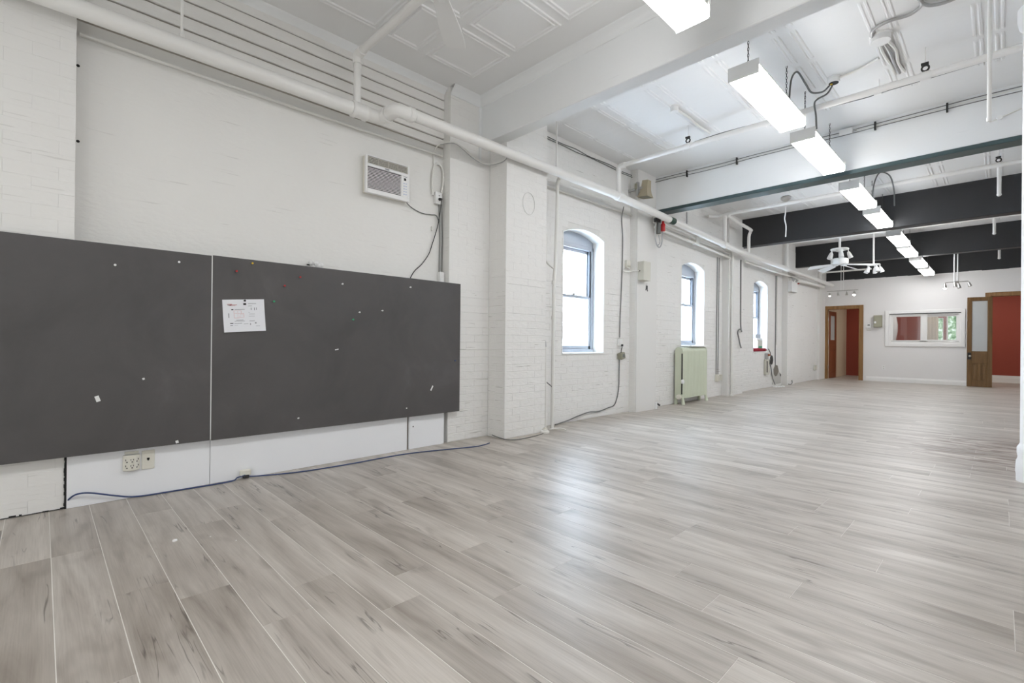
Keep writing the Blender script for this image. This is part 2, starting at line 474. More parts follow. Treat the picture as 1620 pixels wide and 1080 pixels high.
lay_bricks(pl0, XP, -.72, .135, 0.004, 3.5, limit=190, seed=4, soft=True)
MB().box(XP - J - .002, XP, -2.5, -.72, 0, CEIL).build('plain_face', m_recess, pl0)
pl1 = MB().box(BK, XP - J, 2.876 + J, 3.41, 0, CEIL).build('pillar', m_joint)
struct(pl1, 'shallow white brick pilaster between the boards and the big pier', 'pillar')
lay_bricks(pl1, XP, 2.876, 3.405, .004, CEIL, seed=5)
MB().box(BK, XP - J, 2.876, 2.8825, 0, CEIL).build('return_face', m_recess, pl1)
pr = MB().box(BK, XQ - J, 3.405 + J, 4.03, 0, CEIL).build('pillar', m_joint)
struct(pr, 'big projecting white brick pier under the first beam', 'pillar')
lay_bricks(pr, XQ, 3.405, 4.03, .004, CEIL, seed=6, limit=180)
lay_bricks(pr, 3.405, XP + .001, XQ, .004, CEIL, ax='Y', seed=7, limit=110)
# round patched hole outline high on the pier
a = [(XQ + .004, 3.735 + .092 * math.cos(t * PI / 16), 2.493 + .118 * math.sin(t * PI / 16)) for t in range(33)]
MB().tube(a, .0045, 6, caps=False).build('patch_ring', m_joint, pr, smooth=True)

# window bays
def arch_z(y, y0, y1, zs, zt):
    u = (y - (y0 + y1) / 2) / ((y1 - y0) / 2); return zs + (zt - zs) * max(0, 1 - u * u)
def bay(name, label, a0, a1, win, brick=True, seed=1, limit=300):
    y0, y1, zs, zt, sill = win
    fx = XW - (J if brick else 0)
    mb = MB()
    mb.box(BK, fx, a0, y0, 0, CEIL).box(BK, fx, y1, a1, 0, CEIL).box(BK, fx, y0, y1, 0, sill)
    n = 14
    ys = [y0 + (y1 - y0) * i / n for i in range(n + 1)]
    for i in range(n):
        p, q = ys[i], ys[i + 1]; zp, zq = arch_z(p, y0, y1, zs, zt), arch_z(q, y0, y1, zs, zt)
        mb.add([(BK, p, zp), (BK, q, zq), (fx, q, zq), (fx, p, zp), (BK, p, CEIL), (BK, q, CEIL), (fx, q, CEIL), (fx, p, CEIL)],
               [(0, 1, 2, 3), (3, 2, 6, 7), (0, 4, 5, 1)])
    o = mb.build(name, m_joint if brick else m_recess)
    struct(o, label, 'wall')
    if brick:
        # smooth painted arris around the opening
        ed = MB()
        pts = [(y0, sill - .0)] + [(p, arch_z(p, y0, y1, zs, zt)) for p in ys] + [(y1, sill)]
        r = random.Random(seed + 90); wv = .011
        for i in range(len(pts) - 1):
            (p, zp), (q, zq) = pts[i], pts[i + 1]
            steps = 9 if abs(zq - zp) > .5 else 1
            for s_ in range(steps):
                u0, u1 = s_ / steps, (s_ + 1) / steps
                A = Vector((XW - .004, p + (q - p) * u0, zp + (zq - zp) * u0)); B = Vector((XW - .004, p + (q - p) * u1, zp + (zq - zp) * u1))
                ed.tube([A, B], [wv * r.uniform(.8, 1.15), wv * r.uniform(.8, 1.15)], 8)
        ed.build('opening_edge', m_brick, o, smooth=True)
        lay_bricks(o, XW, a0 + .003, a1, .004, CEIL, holes=[(y0, y1, sill, lambda y: arch_z(y, y0, y1, zs, zt) + .01)], seed=seed, limit=limit)
    MB().box(BK + .05, XW + .012, y0 - .004, y1 + .004, sill - .022, sill + .002).build('sill', m_white, o, bevel=.004)
    return o
W1 = (4.61, 5.495, 2.385, 2.475, .872); W2 = (7.765, 8.665, 2.335, 2.43, .975); W3 = (11.16, 12.07, 2.345, 2.44, .842)
b1 = bay('wall_left', 'white painted brick bay with the nearest arched window', 4.03, 6.147, W1, seed=11)
b2 = bay('wall_left', 'white painted brick bay with the arched window above the radiator', 6.72, 9.474, W2, seed=12, limit=0)
b3 = bay('wall_left', 'white painted brick bay with the farthest narrow arched window', 10.22, 13.13, W3, seed=13, limit=0)
p2 = MB().box(BK, XS - J, 6.147 + J, 6.72, 0, CEIL).build('pillar', m_joint)
struct(p2, 'slim white brick pilaster carrying the grey electrical box', 'pillar')
lay_bricks(p2, XS - .025, 6.147, 6.72, .004, 3.0, seed=21, limit=150)
MB().box(BK, XS - .03, 6.147, 6.154, 0, CEIL).build('return_face', m_recess, p2)
p3 = MB().box(BK, XS, 9.474, 10.22, 0, CEIL).build('pillar', m_joint)
struct(p3, 'slim white brick pilaster between radiator window and last window', 'pillar')
lay_bricks(p3, XS + J, 9.474, 10.22, .004, 3.4, seed=22, limit=0)
p4 = MB().box(BK, XS, 13.13, 13.75, 0, CEIL).build('pillar', m_joint)
struct(p4, 'slim white brick pilaster just past the last window', 'pillar')
lay_bricks(p4, XS + J, 13.13, 13.75, .004, 3.4, seed=23, limit=0)
b4 = MB().box(BK, XW + .06, 13.75, 16.13, 0, CEIL).build('wall_left', m_joint)
struct(b4, 'plain white brick wall at the far left corner', 'wall')
lay_bricks(b4, XW + .06 + J, 13.75, 16.13, .004, 3.4, seed=24, limit=0)
p5 = MB().box(BK, XS, 16.13, 19.4, 0, CEIL).build('pillar', m_recess)
struct(p5, 'corner pilaster beside the far left doorway', 'pillar')

# windows in the left wall
def window(name, label, win, xg=-3.985, meet=1.62):
    y0, y1, zs, zt, sill = win
    root = sroot(name, label, 'window', (xg, (y0 + y1) / 2, sill))
    yc = (y0 + y1) / 2
    fz = zs - .075
    head = MB(); n = 12
    poly = [(y0, fz)] + [(y1, fz)] + [(y1 - (y1 - y0) * i / n, arch_z(y1 - (y1 - y0) * i / n, y0, y1, zs, zt) + .01) for i in range(n + 1)]
    head.prism(poly, 0, xg - .05, xg - .012); head.build('head_board', m_sash, root)
    fr = MB()
    fr.box(xg - .07, xg, y0 - .01, y0 + .05, sill, fz).box(xg - .07, xg, y1 - .05, y1 + .01, sill, fz)
    fr.box(xg - .07, xg, y0, y1, fz - .045, fz + .012).box(xg - .07, xg + .012, y0, y1, sill, sill + .04)
    fr.build('window_frame', m_sash, root, bevel=.004)
    tr = MB().box(xg - .055, xg - .008, y1 - .088, y1 - .05, meet, fz - .045).box(xg - .055, xg - .008, y0 + .05, y0 + .088, meet, fz - .045)
    tr.build('sash_track', m_sashdark, root)
    lo = MB()
    a0, a1, zA, zB = y0 + .05, y1 - .05, sill + .04, meet + .02
    lo.box(xg - .04, xg - .012, a0, a0 + .045, zA, zB).box(xg - .04, xg - .012, a1 - .045, a1, zA, zB).box(xg - .04, xg - .008, a0, a1, zB - .04, zB).box(xg - .04, xg - .012, a0, a1, zA, zA + .05)
    s1 = lo.build('lower_sash', m_sash, root, bevel=.003)
    MB().box(xg - .028, xg - .024, a0 + .04, a1 - .04, zA + .04, zB - .03).build('pane', m_glass, s1)
    MB().box(xg - .02, xg + .004, yc - .03, yc + .03, zB, zB + .02).build('sash_lock', m_chrome, s1)
    hi = MB(); zA2, zB2 = meet - .02, fz - .045
    hi.box(xg - .068, xg - .045, a0, a0 + .05, zA2, zB2).box(xg - .068, xg - .045, a1 - .05, a1, zA2, zB2).box(xg - .068, xg - .045, a0, a1, zA2, zA2 + .04).box(xg - .068, xg - .045, a0, a1, zB2 - .04, zB2)
    s2 = hi.build('upper_sash', m_sash, root, bevel=.003)
    MB().box(xg - .058, xg - .054, a0 + .04, a1 - .04, zA2 + .03, zB2 - .03).build('pane', m_glass, s2)
    return root
window('window_1', 'grey double hung sash window under a shallow brick arch, nearest of three', W1)
window('window_2', 'double hung sash window with its sill behind the radiator top', W2, meet=1.70)
window('window_3', 'narrow looking far sash window with clutter on its sill', W3, meet=1.62)
# pale building across the lane
nb = MB().box(-12.4, -12, -4, 26, -6, 1.6).build('building', mat('pale stone', (.80, .84, .90), .8))
tag(nb, 'bleached pale building across the lane, seen through the sash windows', 'building')
MB().box(-12, -11.6, -4, 26, 1.45, 1.75).box(-12, -11.8, -4, 26, .9, 1.1).build('cornice', mat('pale cornice', (.70, .76, .88), .8), nb)
for y in range(-2, 26, 3):
    MB().box(-12.0, -11.95, y, y + .9, -1.2, .5).build('window', mat('bluish pane', (.42, .52, .72), .3) if y == -2 else bpy.data.materials['bluish pane'], nb)

# ------------------------------------------------------------------ far partition with openings, and the room behind
dl0, dl1, dlz = -3.70, -2.80, 2.09
wn0, wn1, wz0, wz1 = -2.17, -.69, 1.05, 1.885
dr0, dr1, drz = -.20, 1.15, 2.26
T = .13; TOP = 2.90
fw_ = MB()
def seg(x0, x1, z0, z1): fw_.box(x0, x1, YF, YF + T, z0, z1)
seg(-3.9, dl0, 0, TOP); seg(dl0, dl1, dlz, TOP); seg(dl1, wn0, 0, TOP); seg(wn0, wn1, 0, wz0); seg(wn0, wn1, wz1, TOP)
seg(wn1, dr0, 0, TOP); seg(dr0, dr1, drz, TOP); seg(dr1, 3.5, 0, TOP)
far = fw_.build('wall_far', m_far); struct(far, 'off white partition closing the far end of the loft', 'wall')
MB().box(-3.9, -2.35, YF - .012, YF, 2.70, TOP).build('plaster_strip', m_far, far)
bh = MB().box(-3.9, 3.5, YF + .06, YF + .16, TOP - .02, CEIL).build('wall_far', m_black); struct(bh, 'black painted band above the off white far partition', 'wall')
cap = MB()
for i in range(30):
    x = -3.7 + i * .24; cap.box(x, x + .24, YF - .006, YF + .1, TOP - .012, TOP + random.uniform(.004, .02))
cap.build('top_edge', m_wtrim, far)
bb = MB()
for (x0, x1) in ((dl1 + .12, dr0 - .10), (dr1 + .1, 3.4)):
    bb.prism([(YF, 0), (YF - .018, 0), (YF - .018, .085), (YF - .012, .10), (YF - .006, .125), (YF, .128)], 0, x0, x1)
struct(bb.build('baseboard_far', m_wtrim), 'white moulded baseboard along the far partition', 'baseboard')
# back room shell
MB_ = MB().box(-3.9, 3.5, 19.3, 19.42, 0, 3.0).build('wall_back', m_redwall); struct(MB_, 'terracotta red wall of the room behind the partition', 'wall')
struct(MB().box(-3.66, -3.63, YF + T, 19.3, 0, 3.0).build('wall_back', m_beigewall), 'worn cream plaster side wall seen through the left doorway', 'wall')
struct(MB().box(-3.9, 3.5, YF + T, 19.42, 3.0, 3.08).build('ceiling', m_far), 'white ceiling of the room behind the partition', 'ceiling')
pb = MB().prism([(19.3, 0), (19.275, 0), (19.275, .12), (19.285, .15), (19.29, .19), (19.3, .195)], 0, -.5, 3.4)
struct(pb.build('baseboard_back', m_wtrim), 'tall white baseboard under the red wall, right doorway', 'baseboard')
struct(MB().box(3.4, 3.5, YF, 19.4, 0, 3).build('wall_back', m_redwall), 'red side wall of the back room, out of the picture', 'wall')
# left doorway
d1 = sroot('door_1', 'far left doorway in honey oak casing, door standing open inward', 'door', (-3.25, YF, 0))
def casing(root, x0, x1, z, wd, wt, right=True, left=True):
    if left: MB().box(x0 - wd, x0, YF - .028, YF + T + .02, 0, z + wt).build('casing', m_casing, root, bevel=.005)
    if right: MB().box(x1, x1 + wd, YF - .028, YF + T + .02, 0, z + wt).build('casing', m_casing, root, bevel=.005)
    MB().box(x0, x1, YF - .024, YF + T + .02, z, z + wt).build('head_casing', m_casing, root, bevel=.005)
casing(d1, -3.64, -2.86, 2.06, .105, .105)
def door_leaf(root, width, height, mw, frost, mats, gl, lowpanels):
    """leaf in local coords: hinge at origin, leaf along +X, face toward -Y; returns parts"""
    st = width * .19; th = .04
    z_lock0, z_lock1 = gl[0] - .30, gl[0]
    f = MB()
    f.box(0, st, 0, th, .005, height).box(width - st, width, 0, th, .005, height)
    f.box(st, width - st, 0, th, gl[1], height).box(st, width - st, 0, th, z_lock0, z_lock1).box(st, width - st, 0, th, .005, .17)
    mid = width / 2
    if lowpanels == 2: f.box(mid - .028, mid + .028, 0, th, .17, z_lock0)
    leaf = f.build('door_leaf', mats, root, local=True, bevel=.004)
    xs = [(st, mid - .028), (mid + .028, width - st)] if lowpanels == 2 else [(st, width - st)]
    for (p, q) in xs:
        MB().box(p, q, .016, th - .016, .17, z_lock0).build('panel', mats, leaf, local=True)
        MB().box(p + .028, q - .028, .006, th - .006, .205, z_lock0 - .035).build('raised_field', mats, leaf, local=True, bevel=.004)
    MB().box(st, width - st, th / 2 - .003, th / 2 + .003, gl[0], gl[1]).build('pane', frost, leaf, local=True)
    return leaf
lv = bpy.data.objects.new('leaf_pivot', None); C.objects.link(lv); lv.parent = d1
bpy.data.objects.remove(lv)
l1 = door_leaf(d1, .76, 2.03, None, m_frost, m_leafd, (1.16, 1.90), 1)
l1.location = Vector((-3.615, YF + T + .01, 0)) - Vector(d1.location); l1.rotation_euler = (0, 0, math.radians(88))
for z in (.35, 1.1, 1.78):
    MB().cyl((-3.635, YF + T - .02, z - .05), (-3.635, YF + T - .02, z + .05), .012, n=8).build('hinge', m_chrome, d1)
# right doorway, narrow half leaf folded back against the partition
d2 = sroot('door_2', 'far right doorway with oak half glazed leaf folded back', 'door', (.4, YF, 0))
casing(d2, -.165, 1.12, 2.245, .11, .10)
l2 = door_leaf(d2, .455, 2.225, None, m_frost, m_leaf, (.885, 2.13), 2)
l2.location = Vector((-.150, YF - .155, 0)) - Vector(d2.location); l2.rotation_euler = (0, 0, math.radians(180 + 13))
# after turning, local +Y faces the camera side
hk = MB().cyl((.415, .04, .765), (.415, .085, .765), .011, n=10).ball((.415, .10, .765), .027, 10).cyl((.415, .038, .765), (.415, .047, .765), .032, n=12)
hk.build('door_knob', m_chrome, l2, local=True, smooth=True)
MB().box(.385, .45, .038, .05, .68, .85).build('lock_plate', m_rubber, l2, local=True)
# window in the partition
w4 = sroot('window_4', 'white framed horizontal sliding window in the far partition', 'window', (-1.43, YF, wz0))
def ring(mb, x0, x1, z0, z1, ya, yb, t):
    mb.box(x0, x0 + t, ya, yb, z0, z1).box(x1 - t, x1, ya, yb, z0, z1).box(x0 + t, x1 - t, ya, yb, z0, z0 + t).box(x0 + t, x1 - t, ya, yb, z1 - t, z1); return mb
ring(MB(), -2.26, -.63, .985, 1.965, YF - .03, YF + .02, .085).build('casing', m_wtrim, w4, bevel=.006)
ring(MB(), -2.175, -.70, 1.065, 1.885, YF - .015, YF + .09, .05).build('window_frame', m_wtrim, w4, bevel=.004)
ring(MB(), -2.125, -1.46, 1.115, 1.835, YF + .005, YF + .035, .04).build('sliding_sash', m_wtrim, w4, bevel=.003)
ring(MB(), -1.43, -.75, 1.115, 1.835, YF + .04, YF + .07, .055).build('fixed_sash', m_wtrim, w4, bevel=.003)
MB().box(-1.505, -1.365, YF + .002, YF + .036, 1.115, 1.835).build('meeting_stile', m_wtrim, w4, bevel=.003)
MB().box(-2.085, -1.50, YF + .018, YF + .022, 1.155, 1.795).build('pane', m_glass, w4)
MB().box(-1.375, -.805, YF + .053, YF + .057, 1.17, 1.78).build('pane', m_glass, w4)
MB().box(-2.16, -.71, YF - .029, YF - .020, 1.860, 1.879).build('shadow_strip', m_rubber, w4)  # dark strip standing in for the shadow under the head casing
MB().box(-2.13, -.75, YF + .002, YF + .01, 1.10, 1.14).build('bottom_track', m_chrome, w4)
# things glimpsed through that window
cu = MB()
for i in range(14):
    x = -1.60 + i * .022; cu.tube([(x, 18.98 + .02 * math.sin(i * 1.9), .0), (x, 18.98 + .02 * math.sin(i * 1.9 + .4), 2.4)], .02, 6)
tag(cu.build('curtain', m_curtain, smooth=True, centre=True), 'beige hanging curtain seen through the partition window', 'curtain')
lt = thing('floor_lamp', 'pale curved floor lamp at left inside the partition window', 'lamp', (-2.34, 18.6, 0))
MB().lathe((-2.34, 18.6, 1.0), [(.05, 0), (.10, .15), (.145, .45), (.145, .65), (.10, .95), (.05, 1.1)], 16).build('lamp_shade', m_white, lt, smooth=True)
MB().cyl((-2.34, 18.6, .02), (-2.34, 18.6, 1.02), .012, n=8).build('pole', m_chrome, lt); MB().lathe((-2.34, 18.6, 0), [(.12, 0), (.12, .015), (.02, .03)], 14).build('base', m_chrome, lt)
m_leafg = mat('sunlit leaves', (.20, .36, .16), .7, nodes=None)
gw = sroot('window_5', 'back room garden window glimpsed at the right of the partition window', 'window', (-.98, 19.28, 1.1))
ring(MB(), -1.13, -.84, 1.05, 2.25, 19.255, 19.30, .03).build('window_frame', m_wtrim, gw)
gw2 = sroot('window_6', 'thin slit of garden window beside the beige curtain', 'window', (-1.28, 19.28, 1.1))
ring(MB(), -1.33, -1.20, 1.05, 1.85, 19.255, 19.30, .015).build('window_frame', m_wtrim, gw2)
def gardenf(t, b):
    mp = coords(t, (1, 1, 1)); n = N(t, 'ShaderNodeTexNoise', Scale=9.0, Detail=3.0); t.links.new(mp.outputs[0], n.inputs['Vector'])
    r = ramp(t, n.outputs[0], ((.38, (.05, .16, .06)), (.5, (.30, .48, .28)), (.62, (.86, .95, .9)))); t.links.new(r.outputs[0], b.inputs['Emission Color'])
    b.inputs['Emission Strength'].default_value = .9
m_garden = mat('bright garden seen through glass', (.05, .08, .05), .3, nodes=gardenf)
MB().box(-1.10, -.87, 19.285, 19.295, 1.08, 2.22).build('pane', m_garden, gw)
MB().box(-1.315, -1.215, 19.285, 19.295, 1.065, 1.835).build('pane', m_garden, gw2)

# ------------------------------------------------------------------ rear and right enclosing walls (behind the camera / out of frame)
struct(MB().box(-4.3, 3.5, -2.6, -2.45, 0, CEIL).build('wall_rear', m_recess), 'white rear wall behind the viewpoint', 'wall')
struct(MB().box(3.35, 3.5, -2.6, YF, 0, CEIL).build('wall_right', m_recess), 'white right wall beyond the picture', 'wall')

# ------------------------------------------------------------------ ceiling, tin panels, beams
ce = MB().box(-4.3, 3.5, -2.6, YF + .3, CEIL, CEIL + .12).build('ceiling', m_ceil)
struct(ce, 'white painted pressed tin ceiling in square panels', 'ceiling')
def tin_mesh(dx, dy):
    """pressed panel: double rounded bead along the border, flat field"""
    mb = MB()
    hx, hy = dx / 2, dy / 2
    rings = [(0, 0), (.006, -.010), (.016, -.012), (.024, -.004), (.034, -.003), (.040, -.011), (.050, -.011), (.058, -.002)]
    loops = []
    for (i, h) in rings:
        loops.append([(-hx + i, -hy + i, h), (hx - i, -hy + i, h), (hx - i, hy - i, h), (-hx + i, hy - i, h)])
    v = [p for l in loops for p in l]; f = []
    for i in range(len(rings) - 1):
        for k in range(4): f.append((i * 4 + k, i * 4 + (k + 1) % 4, i * 4 + 4 + (k + 1) % 4, i * 4 + 4 + k))
    e = (len(rings) - 1) * 4; f.append((e, e + 1, e + 2, e + 3))
    return mb.add(v, f).mesh('ceiling_panel', m_ceil)
def rib_mesh(dx, dy):
    """pressed panel of the other bays: double beads along the two long sides, softly fading at the ends"""
    hx, hy = dx / 2, dy / 2
    pr_ = [(0, 0), (.006, -.007), (.016, -.008), (.024, -.002), (.034, -.002), (.041, -.007), (.051, -.007), (.060, -.001)]
    prof = [(-hx + a, b) for a, b in pr_] + [(hx - a, b) for a, b in reversed(pr_)]
    mb = MB(); rows = [(-hy, .0), (-hy + .02, .4), (-hy + .05, 1), (hy - .05, 1), (hy - .02, .4), (hy, .0)]
    v = [(x, y, h * k - (.0005 if k < 1 else 0)) for (y, k) in rows for (x, h) in prof]; n = len(prof)
    f = [(j * n + i, j * n + i + 1, j * n + n + i + 1, j * n + n + i) for j in range(len(rows) - 1) for i in range(n - 1)]
    return mb.add(v, f).mesh('ceiling_panel', m_ceil)
BEAMS = [3.27, 6.68, 10.15, 13.90]
PX = .587
tcache = {}
npan = 0
ranges = [(-.2, 3.20), (3.56, 6.60), (7.0, 10.08), (10.5, 13.82), (14.25, 16.7)]
for bi, (ya, yb) in enumerate(ranges):
    step = .58; y = yb - .27 if bi == 0 else ya + .1
    ys = []
    if bi == 0:
        yy = 2.937
        for wdt in (.54, .33, .54, .54, .33, .54): ys.append((yy - wdt, yy)); yy -= wdt + .068
    else:
        yy = ya + .12
        while yy + .56 < yb + .02: ys.append((yy, yy + .56)); yy += .60
    for (p, q) in ys:
        if q < -.1: continue
        for k in range(8):
            x0 = -3.569 + k * PX
            if bi >= 2 and k > 6: continue
            key = (round(q - p, 3), bi == 0)
            if key not in tcache: tcache[key] = (tin_mesh if bi == 0 else rib_mesh)(.521, key[0])
            inst('ceiling_panel', tcache[key], ce, (x0 + .26, (p + q) / 2, CEIL - .0005)); npan += 1
# beams
def beam(y, yb, z, m, label, x1=3.4):
    o = MB().box(-3.95, x1, y, yb, z, CEIL + .02).build('beam', m, bevel=.006); struct(o, label, 'beam'); return o
bm1 = beam(3.27, 3.425, 3.065, m_beam, 'white boxed ceiling beam nearest the camera')
beam(6.68, 6.84, 3.03, m_beam, 'white ceiling beam with dark teal steel flange below')
fl2 = MB().box(-3.95, 3.4, 6.675, 6.875, 2.985, 3.03)
fl2 = fl2.build('trim_1', m_teal, bevel=.004); struct(fl2, 'dark teal steel flange under the second white beam', 'trim')
beam(10.15, 10.36, 2.975, m_black, 'nearest of the black painted ceiling beams')
beam(13.90, 14.10, 3.0, m_black, 'black painted ceiling beam farther down the loft')
# cornices of the first bay
def cove(pts_a, pts_b, name, label):
    o = MB().add(pts_a + pts_b, [(i, i + 1, i + 1 + len(pts_a), i + len(pts_a)) for i in range(len(pts_a) - 1)]).build(name, m_beam, smooth=True)
    struct(o, label, 'trim')
prof = [(0, -.085), (.008, -.08), (.012, -.06), (.03, -.035), (.06, -.012), (.07, -.008), (.075, 0)]
cove([(XB + .0 + a, -.5, CEIL + b) for a, b in prof], [(XB + a, 2.876, CEIL + b) for a, b in prof], 'trim_2', 'small white cove moulding along the left wall top')
cove([(XP + a, 2.876, CEIL + b) for a, b in prof], [(XP + a, 3.27, CEIL + b) for a, b in prof], 'trim_3', 'short white cove moulding above the shallow pilaster')
cove([(-3.83, 3.27 - a, CEIL + b) for a, b in prof], [(3.3, 3.27 - a, CEIL + b) for a, b in prof], 'trim_4', 'white cove moulding along the front of the first beam')
MB().box(-3.84, -3.815, 3.245, 3.27, 2.9, CEIL - .08).build('trim_5', m_beam)
struct(bpy.data.objects['trim_5'], 'narrow vertical bead where first beam meets the wall', 'trim')
# iron column at the right edge of the frame
co = MB().lathe((.205, 5.25, 0), [(.120, 0), (.120, .05), (.124, .07), (.120, .15), (.114, .165), (.111, .18), (.116, .21), (.116, .25), (.106, .27), (.1, .285), (.1, 3.36), (.12, 3.39), (.13, 3.44), (.13, CEIL)], 36).build('column', m_wtrim, smooth=True)
struct(co, 'round white cast column with stepped base at right edge', 'column')

# ------------------------------------------------------------------ linear light fixtures
def chain_mesh(L):
    mb = MB(); n = max(3, int(L / .024)); a = 0
    for i in range(n):
        z = (i + .5) * L / n
        loop = []
        for k in range(9):
            t = 2 * PI * k / 8; px_, pz = .006 * math.cos(t), .016 * math.sin(t)
            loop.append((px_ if i % 2 else 0, 0 if i % 2 else px_, z + pz))
        mb.tube(loop, .0022, 4, caps=False)
    return mb.mesh('chain', m_chain)
FIX = [(-1.36, 1.69, 2.893, 2.98), (-1.355, 3.71, 4.93, 2.98), (-1.36, 5.26, 6.52, 2.98), (-1.365, 7.32, 8.55, 2.98), (-1.375, 8.92, 10.12, 2.98),
       (-1.365, 10.94, 12.18, 2.97), (-1.37, 12.28, 13.52, 2.935), (-1.33, 13.76, 14.98, 2.87), (-1.31, 15.12, 16.4, 2.83)]
FLAB = ['lit linear ceiling light cut by the top edge, nearest of the row', 'lit linear light hanging on a chain just past the first beam', 'lit linear light ending at the teal steel flange',
        'fourth lit linear light from the camera, beyond the teal flange', 'lit linear light in front of the nearest black beam', 'lit linear light just beyond the nearest black beam',
        'lit linear light meeting the farther black beam, third from the end', 'second last lit linear light of the row', 'last lit linear light of the row, by the far partition']
HL = 1.22
lens_me = MB().prism([(-.098, .076), (-.106, .072), (-.106, .016), (-.096, .002), (.096, .002), (.106, .016), (.106, .072), (.098, .076)], 1, -HL / 2 + .012, HL / 2 - .012).mesh('lens', m_lens)
hous_me = MB().prism([(-.101, .076), (.101, .076), (.096, .102), (.06, .114), (-.06, .114), (-.096, .102)], 1, -HL / 2 + .01, HL / 2 - .01).mesh('housing', m_housing)
cap_me = MB().prism([(-.11, .004), (.11, .004), (.111, .112), (-.111, .112)], 1, -.006, .006).mesh('end_cap', m_fix_end, bevel=.003)
chains = {}
for (x, ya, yb, z), lab in zip(FIX, FLAB):
    f = thing('ceiling_light', lab, 'light', (x, (ya + yb) / 2, z), 'row of linear ceiling lights')
    o = (x, (ya + yb) / 2, z); s = (yb - ya) / HL
    for nm, me in (('lens', lens_me), ('housing', hous_me)):
        q = inst(nm, me, f, o); q.scale = (1, s, 1)
    inst('end_cap', cap_me, f, (o[0], ya + .006, z)); inst('end_cap', cap_me, f, (o[0], yb - .006, z))
    Lc = round(CEIL - z - .112, 3)
    if Lc not in chains: chains[Lc] = chain_mesh(Lc)
    for dy in (ya + .16, yb - .12): inst('chain', chains[Lc], f, (x - .02, dy, z + .112))

# flexible supply cables and round junction boxes on the ceiling
def jbox(x, y, lab, r=.055, dark=True):
    t = thing('junction_box', lab, 'box', (x, y, CEIL - .012))
    MB().lathe((x, y, CEIL - .052), [(r, 0), (r, .038), (r * 1.12, .04), (r * 1.12, .052)], 16).build('box_body', m_white, t, smooth=True)
    if dark: MB().lathe((x, y, CEIL - .054), [(r * .82, 0), (r * .82, .004)], 14).build('open_face', m_dark, t)
    else: MB().lathe((x, y, CEIL - .058), [(r * .98, 0), (r, .006)], 16).build('cover', m_white, t)
    MB().cyl((x - r * .5, y - .01, CEIL - .058), (x - r * .2, y, CEIL - .058), .006, n=6).build('wire_nut', m_yel, t) if dark else None
    return t
jbox(-1.12, 5.33, 'open white junction box with a yellow wire nut, beside the second light', .05)
jbox(-.70, 4.86, 'large round white junction box feeding several conduits on the tin ceiling', .07, False)
jbox(-2.45, 4.80, 'small round white box on the ceiling above the first sprinkler branch', .04, False)
def cable(name, pts, r, m, label, cat, sm=6, n=8, group=None):
    o = MB().tube(pts, r, n, sm=sm).build(name, m, smooth=True, centre=True); tag(o, label, cat, group); return o
Z3 = CEIL - .02
cable('supply_cable', [(-1.36, 4.84, 3.09), (-1.362, 4.85, 3.25), (-1.35, 4.87, 3.43), (-1.315, 4.92, 3.495), (-1.27, 5.0, 3.40), (-1.24, 5.08, 3.34), (-1.18, 5.2, 3.37), (-1.15, 5.3, 3.45)], .008, m_greycable, 'dark flexible cable arching from the second light to the open junction box', 'cable')
cable('supply_cable', [(-1.26, 5.34, 3.09), (-1.262, 5.32, 3.22), (-1.258, 5.25, 3.30), (-1.22, 5.2, 3.315), (-1.16, 5.27, 3.37), (-1.13, 5.32, 3.45)], .008, m_greycable, 'dark flexible cable dropping from the open junction box to the third light', 'cable')
cable('supply_cable', [(-1.29, 8.45, 3.09), (-1.28, 8.47, 3.3), (-1.22, 8.5, 3.46), (-1.12, 8.6, 3.42), (-1.09, 8.75, 3.25), (-1.10, 8.9, 3.05)], .009, m_greycable, 'dark flexible cable looping between fourth and fifth lights', 'cable')
cable('flex_conduit', [(-1.08, 5.33, Z3), (-.9, 5.28, Z3), (-.76, 5.2, Z3)], .011, m_cond, 'thin white conduit from the open junction box toward the big round box', 'conduit', 4)
cable('flex_conduit', [(-.75, 4.80, Z3), (-.72, 4.70, Z3), (-.62, 4.66, Z3), (-.5, 4.68, Z3), (-.43, 4.62, Z3), (-.42, 4.53, Z3), (-.45, 4.40, Z3)], .012, m_condg, 'grey flexible conduit curling over the tin ceiling at upper right', 'conduit')
cable('flex_conduit', [(-.43, 4.50, Z3), (-.41, 4.60, Z3), (-.36, 4.67, Z3), (-.25, 4.69, Z3), (-.05, 4.62, Z3)], .012, m_condg, 'second grey flexible conduit bending toward the column', 'conduit')
for i, dx in enumerate((-.022, .004, .03)):
    cable('flex_conduit', [(-.70 + dx, 4.92, Z3), (-.685 + dx * 1.6, 5.15, Z3), (-.68 + dx, 5.4, Z3), (-.67 + dx * 1.3, 5.62, Z3)], .011, m_cond if i != 1 else m_condg,
          ['leftmost', 'middle grey', 'rightmost'][i] + ' of three parallel conduits running from the big round box', 'conduit', group='conduits from the big round junction box')
cable('flex_conduit', [(-2.45, 4.85, Z3), (-2.44, 5.1, Z3), (-2.45, 5.35, Z3), (-2.44, 5.66, Z3)], .013, m_cond, 'white conduit from the small ceiling box to the teal beam bay', 'conduit', 4)
